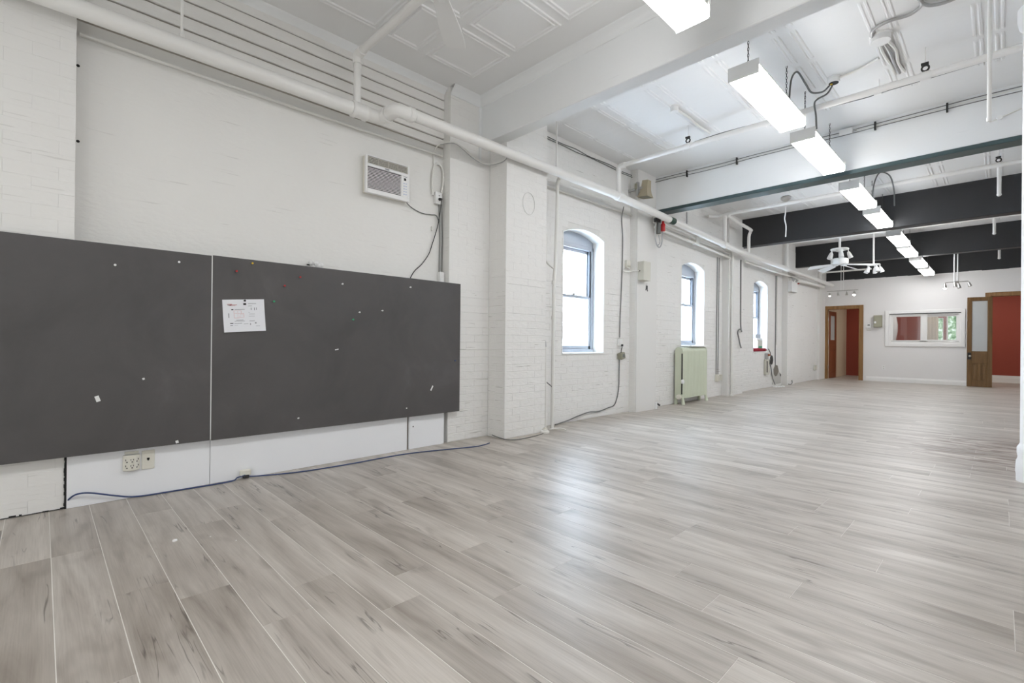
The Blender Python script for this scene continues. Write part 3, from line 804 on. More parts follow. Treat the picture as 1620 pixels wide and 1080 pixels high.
# cables along beam and wall top
for i in range(3):
    rr = random.Random(i); pts = [(-3.72 + k * .35, 6.665 - .006 * i, 3.49 - .022 * i + rr.uniform(-.008, .008)) for k in range(12)]
    cable('beam_cable', pts, .0042, m_greycable if i != 1 else m_cond, ['top dark', 'middle white', 'lowest dark'][i] + ' cable clipped along the second white beam', 'cable', 4, 6, 'cables along the second beam')
for i in range(2):
    rr = random.Random(i + 9); pts = [(XW + .015 + i * .008, 4.05 + k * .26, 3.455 - .03 * i + rr.uniform(-.01, .008)) for k in range(11)]
    cable('wall_cable', pts, .005, m_greycable, ['upper', 'lower'][i] + ' dark cable clipped along the wall top past the pier', 'cable', 4, 6)
for k, x in enumerate((-3.2, -2.5, -1.0, -.4)):
    tag(MB().box(x - .008, x + .008, 6.645, 6.68, 3.42, 3.51).build('cable_clip', m_rubber, centre=True), ['first dark clip from the wall', 'second dark clip from the wall', 'third dark clip, right of the fixture row', 'fourth dark clip, toward the column'][k] + ' on the second beam', 'clip', 'cable clips on the second beam')
bx = thing('beam_box', 'small white junction box fixed high on the second white beam', 'box', (-1.27, 6.66, 3.45))
MB().box(-1.335, -1.205, 6.63, 6.68, 3.445, 3.51).build('box_body', m_white, bx, bevel=.004)
MB().cyl((-1.205, 6.655, 3.475), (-1.17, 6.655, 3.475), .012, n=8).build('connector', m_condg, bx)

# ------------------------------------------------------------------ sprinkler mains and branches
mp = thing('sprinkler_main', 'fat white sprinkler pipe along the upper left wall above the boards', 'pipe', (-3.70, .5, 2.878))
MB().cyl((-3.70, -1.5, 2.878), (-3.70, 1.80, 2.885), .053, n=20).build('pipe', m_pipe, mp, smooth=True)
MB().lathe((-3.70, 1.78, 2.885), [(.06, 0), (.066, .01), (.066, .03), (.060, .04), (.060, .10), (.066, .11), (.066, .13), (.06, .14)], 20, 'Y').build('tee_coupling', m_pipe, mp, smooth=True)
MB().tube([(-3.70, 1.90, 2.885), (-3.70, 1.97, 2.886), (-3.675, 2.03, 2.888), (-3.60, 2.055, 2.893), (-3.52, 2.06, 2.897), (-3.485, 2.085, 2.90), (-3.48, 2.13, 2.90), (-3.48, 2.2, 2.90)], .055, 16, sm=5).build('offset_elbow', m_pipe, mp, smooth=True)
MB().cyl((-3.62, 2.05, 2.892), (-3.595, 2.056, 2.893), .064, n=18).build('collar', m_pipe, mp, smooth=True)
m2 = thing('sprinkler_main', 'long white sprinkler pipe past the pier toward the far corner', 'pipe', (-3.48, 8, 2.85))
ZP = lambda y: 2.905 - max(0, y - 5.3) * .035 if y < 9.5 else 2.758
MB().lathe((-3.48, 2.17, 2.90), [(.052, 0), (.060, .008), (.060, .05), (.052, .06)], 18, 'Y').build('collar', m_pipe, m2, smooth=True)
MB().tube([(-3.48, y, ZP(y)) for y in (2.18, 3.3, 4.2, 5.3)], .049, 18).build('pipe', m_pipe, m2, smooth=True)
MB().lathe((-3.48, 5.28, ZP(5.28)), [(.05, 0), (.06, .01), (.06, .12), (.05, .13)], 18, 'Y').build('tee_coupling', m_pipe, m2, smooth=True)
MB().tube([(-3.48, y, ZP(y)) for y in (5.4, 6.0, 6.69)], .049, 18).build('pipe', m_pipe, m2, smooth=True)
MB().cyl((-3.48, 6.69, ZP(6.69)), (-3.48, 6.83, ZP(6.83)), .050, n=18).build('green_band', m_greenband, m2, smooth=True)
MB().tube([(-3.48, y, ZP(y)) for y in (6.83, 8.6, 9.4, 11, 13, 16.6)], .049, 16).build('pipe', m_pipe, m2, smooth=True)
for y in (8.75, 12.3): MB().lathe((-3.48, y - .07, ZP(y)), [(.05, 0), (.06, .01), (.06, .13), (.05, .14)], 16, 'Y').build('tee_coupling', m_pipe, m2, smooth=True)
def branch(y, x0, z0, z1, x1, r, label, hangers):
    t = thing('sprinkler_branch', label, 'pipe', (x0, y, z0))
    MB().cyl((x0, y, z0), (x0, y, z1 - .06), r, n=14).build('riser', m_pipe, t, smooth=True)
    MB().tube([(x0, y, z1 - .08), (x0, y, z1 - .03), (x0 + .015, y, z1 - .008), (x0 + .04, y, z1), (x0 + .09, y, z1)], r * 1.28, 14, sm=4).build('elbow', m_pipe, t, smooth=True)
    MB().cyl((x0 + .08, y, z1), (x1, y, z1 - .0), r, n=14).build('pipe', m_pipe, t, smooth=True)
    for hx in hangers:
        MB().cyl((hx - .035, y, z1), (hx + .035, y, z1), r * 1.25, n=14).build('saddle', m_pipe, t, smooth=True)
        rc_ = z1 + r * 1.25 + .028
        MB().tube([(hx + .024 * math.cos(a_), y, rc_ + .024 * math.sin(a_)) for a_ in [k * PI / 8 for k in range(17)]], .0075, 6, caps=False).box(hx - .028, hx + .022, y - .012, y + .012, rc_ + .028, rc_ + .046).build('hanger_ring', m_rubber, t, smooth=True)
        MB().cyl((hx, y, rc_ + .03), (hx, y, CEIL), .004, n=6).build('hanger_rod', m_pipe, t)
    return t
branch(1.83, -3.70, 2.94, 3.34, 1.5, .030, 'white sprinkler branch rising from the fat pipe near the ceiling fan', [])
branch(5.33, -3.48, 2.95, 3.29, 3.3, .029, 'white sprinkler branch crossing the second ceiling bay', [-2.55, -.46])
b3_ = branch(8.75, -3.48, 2.83, 3.33, 3.3, .030, 'white sprinkler branch just beyond the teal flange', [-.03])
MB().tube([(-3.44, 8.75, 3.33), (-3.62, 8.75, 3.33), (-3.72, 8.6, 3.31)], .027, 12, sm=4).build('side_arm', m_pipe, b3_, smooth=True)
MB().tube([(-3.44, 8.75, 3.315), (-3.42, 9.1, 3.26), (-3.40, 9.75, 3.22), (-3.43, 9.86, 3.20), (-3.46, 9.86, 3.10), (-3.46, 9.86, 2.78)], .030, 12, sm=3).build('drop_arm', m_pipe, b3_, smooth=True)
branch(12.3, -3.48, 2.80, 3.36, 3.3, .040, 'white sprinkler branch between the two black beams', [])
branch(15.3, -3.48, 2.78, 2.985, -2.35, .022, 'short white sprinkler branch near the far partition', [])
for (x, y, z, l) in ((-3.70, .63, 2.93, 'thin white hanger rod holding the fat pipe over the left board'), (-3.50, 4.11, 2.95, 'thin white hanger wire beside the pier')):
    t = thing('hanger_rod', l, 'rod', (x, y, z))
    MB().cyl((x, y, z - .02), (x, y, CEIL), .009, n=8).build('rod', m_pipe, t, smooth=True)
    MB().lathe((x, y, z + .0), [(.016, 0), (.016, .03)], 8).build('nut', m_pipe, t)
t = thing('hanger_rod', 'short dark hanger rod on the wall past the green pipe band', 'rod', (-3.60, 7.55, 2.95)); MB().cyl((-3.62, 7.55, 2.93), (-3.62, 7.55, 3.16), .012, n=8).build('rod', m_condg, t); MB().box(-3.66, -3.58, 7.52, 7.58, 2.92, 2.94).build('foot', m_condg, t)
cable('pipe_cable', [(-3.3, 5.60, 3.395), (-2.23, 5.50, 3.40), (-1.44, 5.622, 3.40), (-.95, 5.66, 3.39), (-.817, 5.668, 3.40), (-.5, 5.64, 3.39), (.2, 5.65, 3.40), (.9, 5.66, 3.40)], .0045, m_greycable, 'thin dark cable strung just beyond the second bay sprinkler branch', 'cable', 4, 6)
t = thing('cable_splice', 'small white splice box on the thin cable in the second ceiling bay', 'box', (-.82, 5.66, 3.39)); MB().box(-.86, -.80, 5.645, 5.68, 3.385, 3.415).build('box_body', m_white, t, bevel=.004); MB().box(-.80, -.76, 5.65, 5.675, 3.392, 3.41).build('gland', m_condg, t, bevel=.003); MB().cyl((-.82, 5.662, 3.41), (-.82, 5.662, CEIL), .004, n=6).build('tie', m_pipe, t)
t = thing('beam_pull', 'small white knob on a thin rail low on the second white beam', 'fitting', (-.02, 6.66, 3.23)); MB().lathe((-.017, 6.68, 3.233), [(.020, -.045), (.024, -.03), (.014, -.015), (.014, 0)], 12, 'Y').build('knob', m_white, t, smooth=True); MB().cyl((-.09, 6.676, 3.217), (.5, 6.676, 3.39), .006, n=6).build('rail', m_cond, t)
# conduits along the wall under the mains
cable('wall_conduit', [(XB + .014, .15, 2.85), (XB + .014, 1.5, 2.845), (XB + .014, 2.86, 2.86)], .013, m_cond, 'thin white conduit under the fat pipe above the recess', 'conduit', 2)
cable('wall_conduit', [(XW + .02, 4.05, 2.858), (XW + .02, 6.14, 2.87)], .015, m_cond, 'thin white conduit high on the nearest window bay', 'conduit', 0)
for i, (z0, z1, r) in enumerate(((2.90, 2.80, .022), (2.82, 2.74, .018), (2.74, 2.66, .020))):
    cable('wall_conduit', [(XS + .03 + .01 * i, 6.55, z0), (XS + .03, 8.0, (z0 + z1) / 2 + .01), (XS + .03, 9.47, z1)], r, m_cond, ['uppermost', 'middle', 'lowest'][i] + ' white conduit above the radiator window', 'conduit', 3, 8, 'conduits above the radiator window')
MB_c = thing('conduit_box', 'small white conduit fitting above the radiator window arch', 'box', (-3.66, 7.95, 2.7)); MB().box(-3.73, -3.63, 7.93, 8.03, 2.70, 2.84).build('box_body', m_cond, MB_c, bevel=.006); MB().box(-3.635, -3.628, 7.945, 8.015, 2.715, 2.825).build('cover', m_cond, MB_c)
cable('wall_conduit', [(-3.66, 10.23, 2.69), (-3.66, 12.6, 2.69), (-3.645, 13.7, 2.71), (-3.64, 16.0, 2.70)], .028, m_cond, 'white conduit running over the farthest window', 'conduit', 3)
cable('wall_conduit', [(-3.66, 13.2, 2.60), (-3.62, 14.4, 2.66), (-3.60, 16.1, 2.68)], .05, m_cond, 'fat wrapped white pipe at the far left corner', 'pipe', 3)

# drop conduits on the walls
t = thing('drop_conduit', 'tall white conduit dropping to the floor right of the pier', 'conduit', (-3.66, 4.28, 0))
MB().tube([(-3.62, 4.315, 2.93), (-3.66, 4.32, 2.88), (-3.66, 4.315, 2.6), (-3.66, 4.29, 1.9), (-3.66, 4.27, 1.6), (-3.66, 4.262, .0)], .020, 10, sm=3).build('pipe', m_cond, t, smooth=True)
MB().tube([(-3.68, 4.15, 2.25), (-3.68, 4.152, 1.98), (-3.675, 4.17, 1.92), (-3.665, 4.26, 1.87)], .012, 8, sm=4).build('side_branch', m_cond, t, smooth=True)
for z_ in (1.27, 1.68): MB().lathe((-3.66, 4.264, z_), [(.024, 0), (.024, .04)], 10).build('coupling', m_cond, t)
t = thing('drop_conduit', 'short white pipe stub standing by the pier foot', 'conduit', (-3.67, 4.15, 0))
MB().cyl((-3.67, 4.15, 0), (-3.67, 4.138, .95), .018, n=10).build('pipe', m_cond, t, smooth=True); MB().cyl((-3.67, 4.138, .94), (-3.665, 4.137, 1.02), .018, .004, n=10).build('tapered_end', m_condg, t)
MB().tube([(-3.665, 4.15, .55), (-3.66, 4.26, .48)], .006, 6).build('tie_wire', m_greycable, t)
t = thing('pipe_flange', 'white floor flange at the right foot of the pier', 'fitting', (-3.53, 3.98, 0)); MB().lathe((-3.53, 3.99, 0), [(.05, 0), (.05, .02), (.03, .03), (.03, .045)], 14).build('flange', m_cond, t, smooth=True); MB().lathe((-3.53, 3.99, .04), [(.02, 0), (.012, .02)], 8).build('plug', m_ivory, t)
cable('loose_wire', [(-3.60, 4.15, .012), (-3.55, 4.22, .02), (-3.48, 4.27, .015), (-3.44, 4.24, .008)], .007, m_cond, 'loose white wire end on the floor by the pier conduits', 'cable')
t = thing('drop_conduit', 'white conduit running down the slim pilaster past the radiator window', 'conduit', (-3.64, 9.6, 0))
MB().tube([(-3.655, 9.57, 2.80), (-3.655, 9.57, .03)], .024, 10).build('pipe', m_cond, t, smooth=True); MB().lathe((-3.655, 9.57, 0), [(.05, 0), (.05, .015), (.03, .03)], 12).build('flange', m_cond, t)

# ------------------------------------------------------------------ charcoal boards, pins, paper
XBd = -3.77
def slab(name, y0, y1, z0, z1, label):
    t = thing(name, label, 'board', (XBd - .01, (y0 + y1) / 2, z0), 'charcoal wall boards')
    MB().box(XBd - .020, XBd - .002, y0 - .001, y1 + .001, z0, z1 + .001).build('core', m_white, t)
    MB().cbox(XBd - .002, XBd, y0, y1, z0, z1, .0005).build('dark_face', m_chalk, t); return t
slab('bulletin_board', -.62, .825, .312, 1.570, 'left charcoal board, cut off by the picture edge')
slab('bulletin_board', .832, 2.976, .310, 1.574, 'right charcoal board with the pinned sheet')
st = MB().box(XBd - .022, XBd - .003, .8265, .8305, .315, 1.57).build('trim_6', m_white); struct(st, 'thin white strip in the seam between the charcoal boards', 'trim')
bt = MB()
for z in (.55, 1.35): bt.box(XP + .001, XBd - .02, .02, 2.87, z - .03, z + .03)
struct(bt.build('trim_7', m_white), 'hidden battens carrying the charcoal boards', 'trim')
def pin(y, z, m, label):
    t = thing('push_pin', label, 'pin', (XBd, y, z), 'push pins on the charcoal boards')
    MB().lathe((XBd, y, z), [(.004, 0), (.0045, .004), (.0025, .006), (.0025, .011), (.0065, .013), (.007, .019)], 10, 'X').build('pin_head', m, t, smooth=True)
    MB().cyl((XBd - .006, y, z), (XBd + .001, y, z), .0008, n=5).build('pin_point', m_chrome, t)
for y, z, m, l in ((.315, 1.444, m_white, 'leftmost white push pin, alone on the left board'), (.637, 1.502, m_white, 'white push pin near the seam on the left board'), (1.075, 1.547, m_yel, 'yellow push pin at the top edge right of the seam'),
                   (.974, 1.480, m_red, 'dim red push pin above the pinned sheet'), (1.410, 1.482, m_red, 'right hand red push pin of the upper two'), (1.297, 1.406, m_red, 'lower red push pin just right of the sheet'),
                   (1.223, 1.284, m_green, 'green push pin beside the pinned sheet'), (1.747, 1.461, m_white, 'white push pin at the top middle of the right board'), (2.389, 1.490, m_white, 'white push pin highest at the right board end'),
                   (1.898, 1.238, m_white, 'left of two close white push pins mid board'), (2.109, 1.263, m_white, 'right of two close white push pins mid board'), (1.842, 1.175, m_green, 'green push pin below the two close white ones'), (2.908, .813, m_blue, 'blue push pin near the right end of the board')):
    pin(y, z, m, l)
def bit(y, z, dy, dz, rot, label):
    mb = MB().box(0, .0015, -dy / 2, dy / 2, -dz / 2, dz / 2).xf(Matrix.Translation((XBd, y, z)) @ Matrix.Rotation(rot, 4, 'X'))
    tag(mb.build('tape_scrap', m_white, centre=True), label, 'tape')
bit(2.642, .558, .014, .05, -.5, 'slanted white tape scrap at lower right of the right board')
bit(1.710, .927, .03, .008, .2, 'small white scratch of tape mid right board'); bit(.460, .748, .012, .012, .4, 'white dot of tape on the left board'); bit(.242, .639, .02, .035, .3, 'torn tape remnant low on the left board')
bit(.639, .328, .016, .018, .2, 'tape fleck at the left board bottom edge'); bit(2.369, .392, .011, .011, 0, 'white dot low at the right board'); bit(1.412, .402, .014, .010, .3, 'white fleck low on the right board under the sheet')
bit(1.50, 1.568, .0, .0, 0, 'x') if False else None
# pinned sheet: plan drawing print
pp = [(.889, 1.274), (1.157, 1.296), (1.171, 1.067), (.902, 1.048)]
sheet = thing('pinned_sheet', 'white printed plan sheet pinned to the right charcoal board', 'paper', (XBd + .002, 1.03, 1.05))
def S(u, v, d=.004):
    a = [p[0] + (q[0] - p[0]) * u for p, q in ((pp[0], pp[1]), (pp[3], pp[2]))]; b = [p[1] + (q[1] - p[1]) * u for p, q in ((pp[0], pp[1]), (pp[3], pp[2]))]
    curl = .010 * (v - .2) ** 2 * (1 if v > .2 else 0)
    return (XBd + d + curl, a[0] + (a[1] - a[0]) * v, b[0] + (b[1] - b[0]) * v)
mb = MB(); n = 8
for d in (.0022, .0030):
    for j in range(n + 1):
        for i in range(n + 1): mb.v.append(Vector(S(i / n, j / n, d)))
for L_ in (0, 1):
    for j in range(n):
        for i in range(n):
            a_ = L_ * (n + 1) ** 2 + j * (n + 1) + i; mb.f.append((a_, a_ + 1, a_ + n + 2, a_ + n + 1))
mb.build('paper', mat('printer paper', (.80, .81, .84), .7), sheet, smooth=True)
m_ink = mat('black print', (.02, .02, .02), .6); m_inkr = mat('red print', (.42, .04, .05), .6); m_inkg = mat('grey print', (.30, .30, .32), .6); m_inkp = mat('pink plan print', (.70, .40, .38), .6)
def marks(name, m, quads):
    mb = MB()
    for (u0, v0, u1, v1) in quads:
        nu = 3
        for k in range(nu):
            a_, b_ = u0 + (u1 - u0) * k / nu, u0 + (u1 - u0) * (k + 1) / nu
            mb.add([S(a_, v0, .0036), S(b_, v0, .0036), S(b_, v1, .0036), S(a_, v1, .0036)], [(0, 1, 2, 3)])
    mb.build(name, m, sheet)
marks('printed_block', m_ink, [(.485, .115, .555, .175), (.195, .295, .245, .325), (.115, .165, .205, .18), (.15, .72, .225, .745), (.15, .79, .21, .805)])
marks('printed_heading', m_inkr, [(.105, .135, .22, .15), (.17, .155, .335, .17), (.15, .183, .30, .19)])
marks('printed_lines', m_inkg, [(.275, .30, .51, .314), (.60, .125, .80, .14), (.60, .20, .69, .212), (.60, .40, .63, .412), (.61, .45, .75, .462), (.61, .665, .74, .68), (.26, .665, .5, .677), (.25, .73, .43, .745), (.47, .75, .58, .762), (.25, .79, .33, .797), (.76, .83, .86, .84),
                                (.66, .26, .68, .33), (.74, .26, .76, .34), (.79, .26, .805, .33), (.60, .52, .75, .53), (.62, .74, .64, .80), (.74, .72, .78, .76), (.12, .42, .14, .56), (.30, .63, .47, .645)])
marks('printed_plan', m_inkp, [(.26, .345, .42, .352), (.25, .345, .258, .57), (.26, .565, .38, .575), (.42, .345, .428, .43), (.34, .43, .48, .438), (.48, .43, .488, .55), (.38, .55, .48, .558), (.34, .36, .346, .57), (.39, .47, .46, .477), (.27, .42, .33, .427), (.385, .50, .392, .56)])
ppn = thing('push_pin', 'black push pin holding the printed plan sheet', 'pin', (XBd + .004, 1.027, 1.276), 'push pins on the charcoal boards')
MB().lathe((XBd + .003, 1.027, 1.276), [(.005, 0), (.003, .005), (.003, .010), (.007, .012), (.0075, .018)], 10, 'X').build('pin_head', m_ink, ppn, smooth=True)

# ------------------------------------------------------------------ low white panels under the boards
wp = sroot('baseboard_left', 'low smooth white panels under the charcoal boards', 'baseboard', (-3.82, 1.5, 0))
XPn = -3.82
for (y0, y1) in ((.112, .836), (.839, 2.408), (2.428, 2.826)):
    MB().cbox(XB + .002, XPn, y0, y1, .001, .62, .001).build('panel', m_wpanel, wp)
MB().box(XB + .001, XPn - .02, 2.408, 2.428, 0, .6).build('gap_strip', mat('brown gap strip', (.12, .075, .05), .8), wp)
MB().box(XB + .001, XP - .02, .098, .112, 0, .4).build('gap_strip', m_dark, wp)
# broken black edge along the brick foot at far left
mb = MB(); rr = random.Random(5); y = -.30
while y < .1:
    d = rr.uniform(.008, .03); mb.box(XP - .012, XP + .0015, y, y + d, .002, .002 + rr.choice((.003, .004, .006, .010))); y += d
mb.build('chipped_foot', m_dark, pl0)
mb = MB(); rr = random.Random(6); z = 0.0
while z < .36:
    d = rr.uniform(.008, .022); o_ = rr.uniform(-.003, .003); mb.box(XP - .01, XPn - .004, .1005 + o_, .1125, z, z + d); z += d
mb.build('mortar_crack', m_dark, pl0)
a6 = thing('outlet_adapter', 'ivory six outlet wall adapter under the left board', 'outlet', (-3.80, .41, .17))
mb = MB(); n = 10
pr_ = [(.366 + (.452 - .366) * i / n, XPn + .016 + .020 * (1 - (2 * i / n - 1) ** 2)) for i in range(n + 1)]
poly = [(XPn, .366)] + [(x, y) for y, x in pr_] + [(XPn, .452)]
mb.prism(poly, 2, .176, .272); mb.build('adapter_body', m_ivory, a6, bevel=.003)
sl = MB()
for i, yy in enumerate((.385, .410, .434)):
    xs_ = XPn + .016 + .020 * (1 - (2 * ((yy - .366) / .086) - 1) ** 2)
    for zz in (.242, .205):
        sl.box(xs_ - .004, xs_ + .0012, yy - .008, yy - .005, zz - .001, zz + .008).box(xs_ - .004, xs_ + .0012, yy + .005, yy + .008, zz - .001, zz + .008).box(xs_ - .004, xs_ + .0016, yy - .003, yy + .003, zz - .013, zz - .007)
sl.build('slots', m_dark, a6)
MB().box(XPn, XPn + .006, .375, .445, .275, .292).build('wall_plate', m_ivory, a6, bevel=.001)
pt = thing('wall_jack', 'ivory telephone wall plate beside the six outlet adapter', 'outlet', (-3.815, .495, .165))
MB().cbox(XPn, XPn + .007, .461, .527, .168, .287, .002).build('plate', m_ivory, pt); MB().box(XPn + .006, XPn + .008, .487, .501, .228, .240).box(XPn + .006, XPn + .008, .490, .498, .222, .229).build('jack_hole', m_dark, pt)
pt = thing('blank_plate', 'white cover plate on the short right end panel', 'outlet', (-3.815, 2.47, .15))
MB().cbox(XPn, XPn + .005, 2.435, 2.503, .150, .268, .0015).build('plate', m_wpanel, pt); MB().lathe((XPn + .005, 2.469, .208), [(.006, 0), (.006, .001)], 8, 'X').build('screw_hole', m_dark, pt)
fb = thing('surface_jack', 'small ivory jack box on the floor edge below the seam', 'outlet', (-3.79, 1.06, 0))
MB().box(XPn + .001, XPn + .035, 1.02, 1.09, .022, .065).build('box_body', m_ivory, fb, bevel=.005); MB().box(XPn + .02, XPn + .045, 1.035, 1.075, .008, .03).build('plug', m_rubber, fb, bevel=.003)
cable('network_cable', [(-3.835, .107, .035), (-3.80, .15, .080), (-3.795, .215, .078), (-3.80, .33, .036), (-3.80, .432, .008), (-3.785, .617, .006), (-3.775, .944, .006), (-3.79, 1.0, .02), (-3.785, 1.05, .03)], .0048, m_blue, 'blue network cable from the brick edge to the floor jack box', 'cable')
cable('network_cable', [(-3.785, 1.06, .022), (-3.775, 1.12, .012), (-3.70, 1.408, .006), (-3.67, 1.789, .006), (-3.665, 2.33, .006), (-3.50, 2.90, .006), (-3.49, 3.05, .006), (-3.52, 3.16, .006)], .0048, m_blue, 'blue network cable lying along the floor toward the pier', 'cable')
cable('floor_cable', [(-3.72, 3.37, .03), (-3.66, 3.395, .012), (-3.52, 3.40, .006), (-3.45, 3.5, .006), (-3.46, 3.75, .006), (-3.50, 3.93, .006)], .004, m_greycable, 'thin dark cable round the foot of the pier', 'cable')
for i, (x, y, s_) in enumerate(((-2.86, .48, .012), (-2.66, .70, .004), (-2.80, .62, .004))):
    tag(MB().lathe((x, y, 0), [(s_, 0), (s_ * .9, s_ * .5), (s_ * .3, s_ * .7)], 6).build('paint_chip', m_white, centre=True), ['largest white paint chip on the near floor planks', 'tiny white speck on the floor, right of the big chip', 'tiny white speck on the floor below the big chip'][i], 'chip')

# ------------------------------------------------------------------ through-wall air conditioner and its wiring
ac = thing('air_conditioner', 'white air conditioner set through the recess wall above the boards', 'air conditioner', (-3.80, 2.13, 2.23))
XA = -3.72
MB().box(XB - .02, XA - .03, 1.935, 2.35, 2.255, 2.565).build('sleeve', m_ivory, ac)
fr = MB(); ring_ = [(1.925, 2.345, 2.245, 2.565)]
fr.box(XA - .04, XA, 1.925, 1.940, 2.245, 2.565).box(XA - .04, XA, 2.330, 2.345, 2.245, 2.565).box(XA - .04, XA + .004, 1.940, 2.330, 2.245, 2.278).box(XA - .04, XA, 1.940, 2.330, 2.468, 2.492).box(XA - .04, XA - .006, 1.940, 2.330, 2.556, 2.565).box(XA - .04, XA, 2.262, 2.276, 2.278, 2.468)
fr.build('front_bezel', m_white, ac, bevel=.003)
MB().box(XA - .045, XA - .022, 1.94, 2.33, 2.27, 2.56).build('dark_cavity', m_dark, ac)
lo = MB(); n = 15
for i in range(n):
    z = 2.282 + i * (2.466 - 2.282) / n
    lo.add([(XA - .018, 1.94, z), (XA - .018, 2.262, z), (XA - .002, 2.262, z - .003), (XA - .002, 1.94, z - .003), (XA - .018, 1.94, z + .0052), (XA - .018, 2.262, z + .0052), (XA - .002, 2.262, z + .0022), (XA - .002, 1.94, z + .0022)],
           [(0, 1, 2, 3), (4, 7, 6, 5), (3, 2, 6, 7)])
o = lo.build('intake_louvers', m_white, ac); o['kind'] = 'stuff'
lo = MB()
for i in range(5): lo.box(XA - .02, XA - .008, 1.94, 2.33, 2.497 + i * .012, 2.5025 + i * .012)
for i in range(5): lo.box(XA - .018, XA - .006, 1.945 + i * .0945, 1.949 + i * .0945, 2.492, 2.556)
lo.build('outlet_grille', m_beige, ac)
MB().box(XA - .03, XA + .001, 2.276, 2.330, 2.278, 2.468).build('control_panel', m_white, ac, bevel=.002)
MB().box(XA, XA + .002, 2.288, 2.308, 2.425, 2.447).build('display', m_dark, ac)
MB().box(XA, XA + .0015, 2.284, 2.32, 2.457, 2.462).build('badge_line', m_inkg, ac)
for i in range(5):
    for j in range(2): MB().box(XA, XA + .002, 2.284 + j * .02, 2.296 + j * .02, 2.30 + i * .024, 2.308 + i * .024).build('button', mat('bluish key', (.42, .50, .68), .4) if i + j == 0 else bpy.data.materials['bluish key'], ac)
MB().box(XA + .002, XA + .004, 2.10, 2.14, 2.474, 2.484).build('maker_badge', m_inkg, ac)
# (set back so that the case stands only slightly proud of the wall)
KA = 3.868 / 3.72
for o in [ac_p for ac_p in ac.children]:
    o.data.transform(Matrix.Translation(BASE[ac.name])); 
    for v in o.data.vertices:
        d = v.co.x - XA; v.co = Vector((XA * KA + d * .8, v.co.y * KA, 1 + (v.co.z - 1) * KA))
    o.data.transform(Matrix.Translation(-BASE[ac.name]))
XV = XB + .012
ob = thing('power_outlet', 'white surface outlet with a black plug, right of the air conditioner', 'outlet', (XV, 2.80, 2.37))
MB().box(XB, XB + .04, 2.767, 2.841, 2.366, 2.482).build('box_body', m_white, ob, bevel=.003)
MB().box(XB + .04, XB + .043, 2.800, 2.803, 2.44, 2.45).box(XB + .04, XB + .043, 2.809, 2.812, 2.44, 2.45).build('socket_slots', m_dark, ob)
MB().cyl((XB + .04, 2.811, 2.410), (XB + .075, 2.811, 2.405), .016, .010, 10).build('plug', m_rubber, ob, smooth=True)
cable('appliance_cable', [(-3.89, 2.40, 2.325), (-3.92, 2.45, 2.295), (XV, 2.52, 2.268), (XV, 2.62, 2.243), (XV, 2.72, 2.246), (XV, 2.79, 2.252), (XV + .02, 2.806, 2.20)], .0042, m_greycable, 'dark cord drooping from the air conditioner', 'cable')
cable('appliance_cable', [(XB + .075, 2.811, 2.40), (XB + .05, 2.818, 2.33), (XV + .012, 2.814, 2.2), (XV + .01, 2.79, 2.10), (XV, 2.755, 1.98), (XV, 2.71, 1.86), (XV, 2.63, 1.75), (XV, 2.545, 1.67), (XV, 2.49, 1.58)], .0042, m_rubber, 'black cord falling from the outlet plug behind the board', 'cable')
cable('conduit_loop', [(XV + .01, 2.742, 2.44), (XV + .01, 2.736, 2.58), (XV + .01, 2.748, 2.69), (XV + .01, 2.775, 2.755), (XV + .01, 2.815, 2.765), (XV + .01, 2.855, 2.73), (XV + .01, 2.868, 2.66), (XV + .01, 2.862, 2.56), (XV + .01, 2.845, 2.47)], .010, m_cond, 'looped white cable above the outlet box', 'cable')
cable('drop_cable', [(XV, 2.762, 2.74), (XV, 2.758, 2.85), (XV + .02, 2.79, 2.94), (XV + .08, 2.86, 2.975), (-3.80, 2.92, 2.975), (-3.78, 3.02, 2.94), (-3.77, 3.14, 2.88), (-3.75, 3.28, 2.845), (-3.62, 3.38, 2.865), (-3.54, 3.44, 2.93)], .007, m_cond, 'white cable arching over the pilaster under the sprinkler pipe', 'cable')
cable('drop_cable', [(XV + .03, 2.80, 2.95), (-3.81, 2.90, 2.965), (-3.79, 3.0, 2.93), (-3.77, 3.12, 2.865), (-3.74, 3.26, 2.83), (-3.62, 3.37, 2.85), (-3.545, 3.42, 2.92)], .004, m_condg, 'grey cable arching beside the white one on the pilaster', 'cable')
for i, (y0, m) in enumerate(((2.834, m_greycable), (2.852, m_condg), (2.868, m_greycable))):
    cable('drop_cable', [(XV, y0 - .012, 2.37 + .05 * i), (XV, y0 - .004, 2.2), (XV, y0 + .004, 2.05), (XV, y0, 1.85), (XV, y0 - .002, 1.69)], .0036, m, ['left dark', 'middle pale grey', 'right dark'][i] + ' cable of the bundle down the recess corner', 'cable', group='cable bundle in the recess corner')
lb = thing('power_outlet', 'white outlet box half hidden by the board top at the recess corner', 'outlet', (XB + .02, 2.87, 1.58))
MB().box(XB, XB + .055, 2.818, 2.872, 1.56, 1.692).build('box_body', m_white, lb, bevel=.004); MB().box(XB + .055, XB + .060, 2.824, 2.866, 1.57, 1.684).build('cover', m_white, lb)
tag(MB().box(XB, XB + .02, 2.735, 2.758, 2.09, 2.135).build('wall_anchor', m_cond, bevel=.005, centre=True), 'small white anchor stub left of the cable bundle', 'fitting')
ws = thing('torn_wad', 'crumpled white plaster wad above the top edge of the right board', 'debris', (-3.93, 1.59, 1.575))
wad = MB(); rr = random.Random(2)
for k in range(5): wad.lathe((XB + .02 + rr.uniform(0, .02), 1.555 + k * .02, 1.598 + rr.uniform(0, .03)), [(.004, -.022), (.020, -.01), (.024, .004), (.012, .018), (.003, .024)], 7)
wad.build('wad', m_white, ws); MB().box(XB + .02, XB + .03, 1.525, 1.545, 1.605, 1.615).build('dark_shard', m_dark, ws)
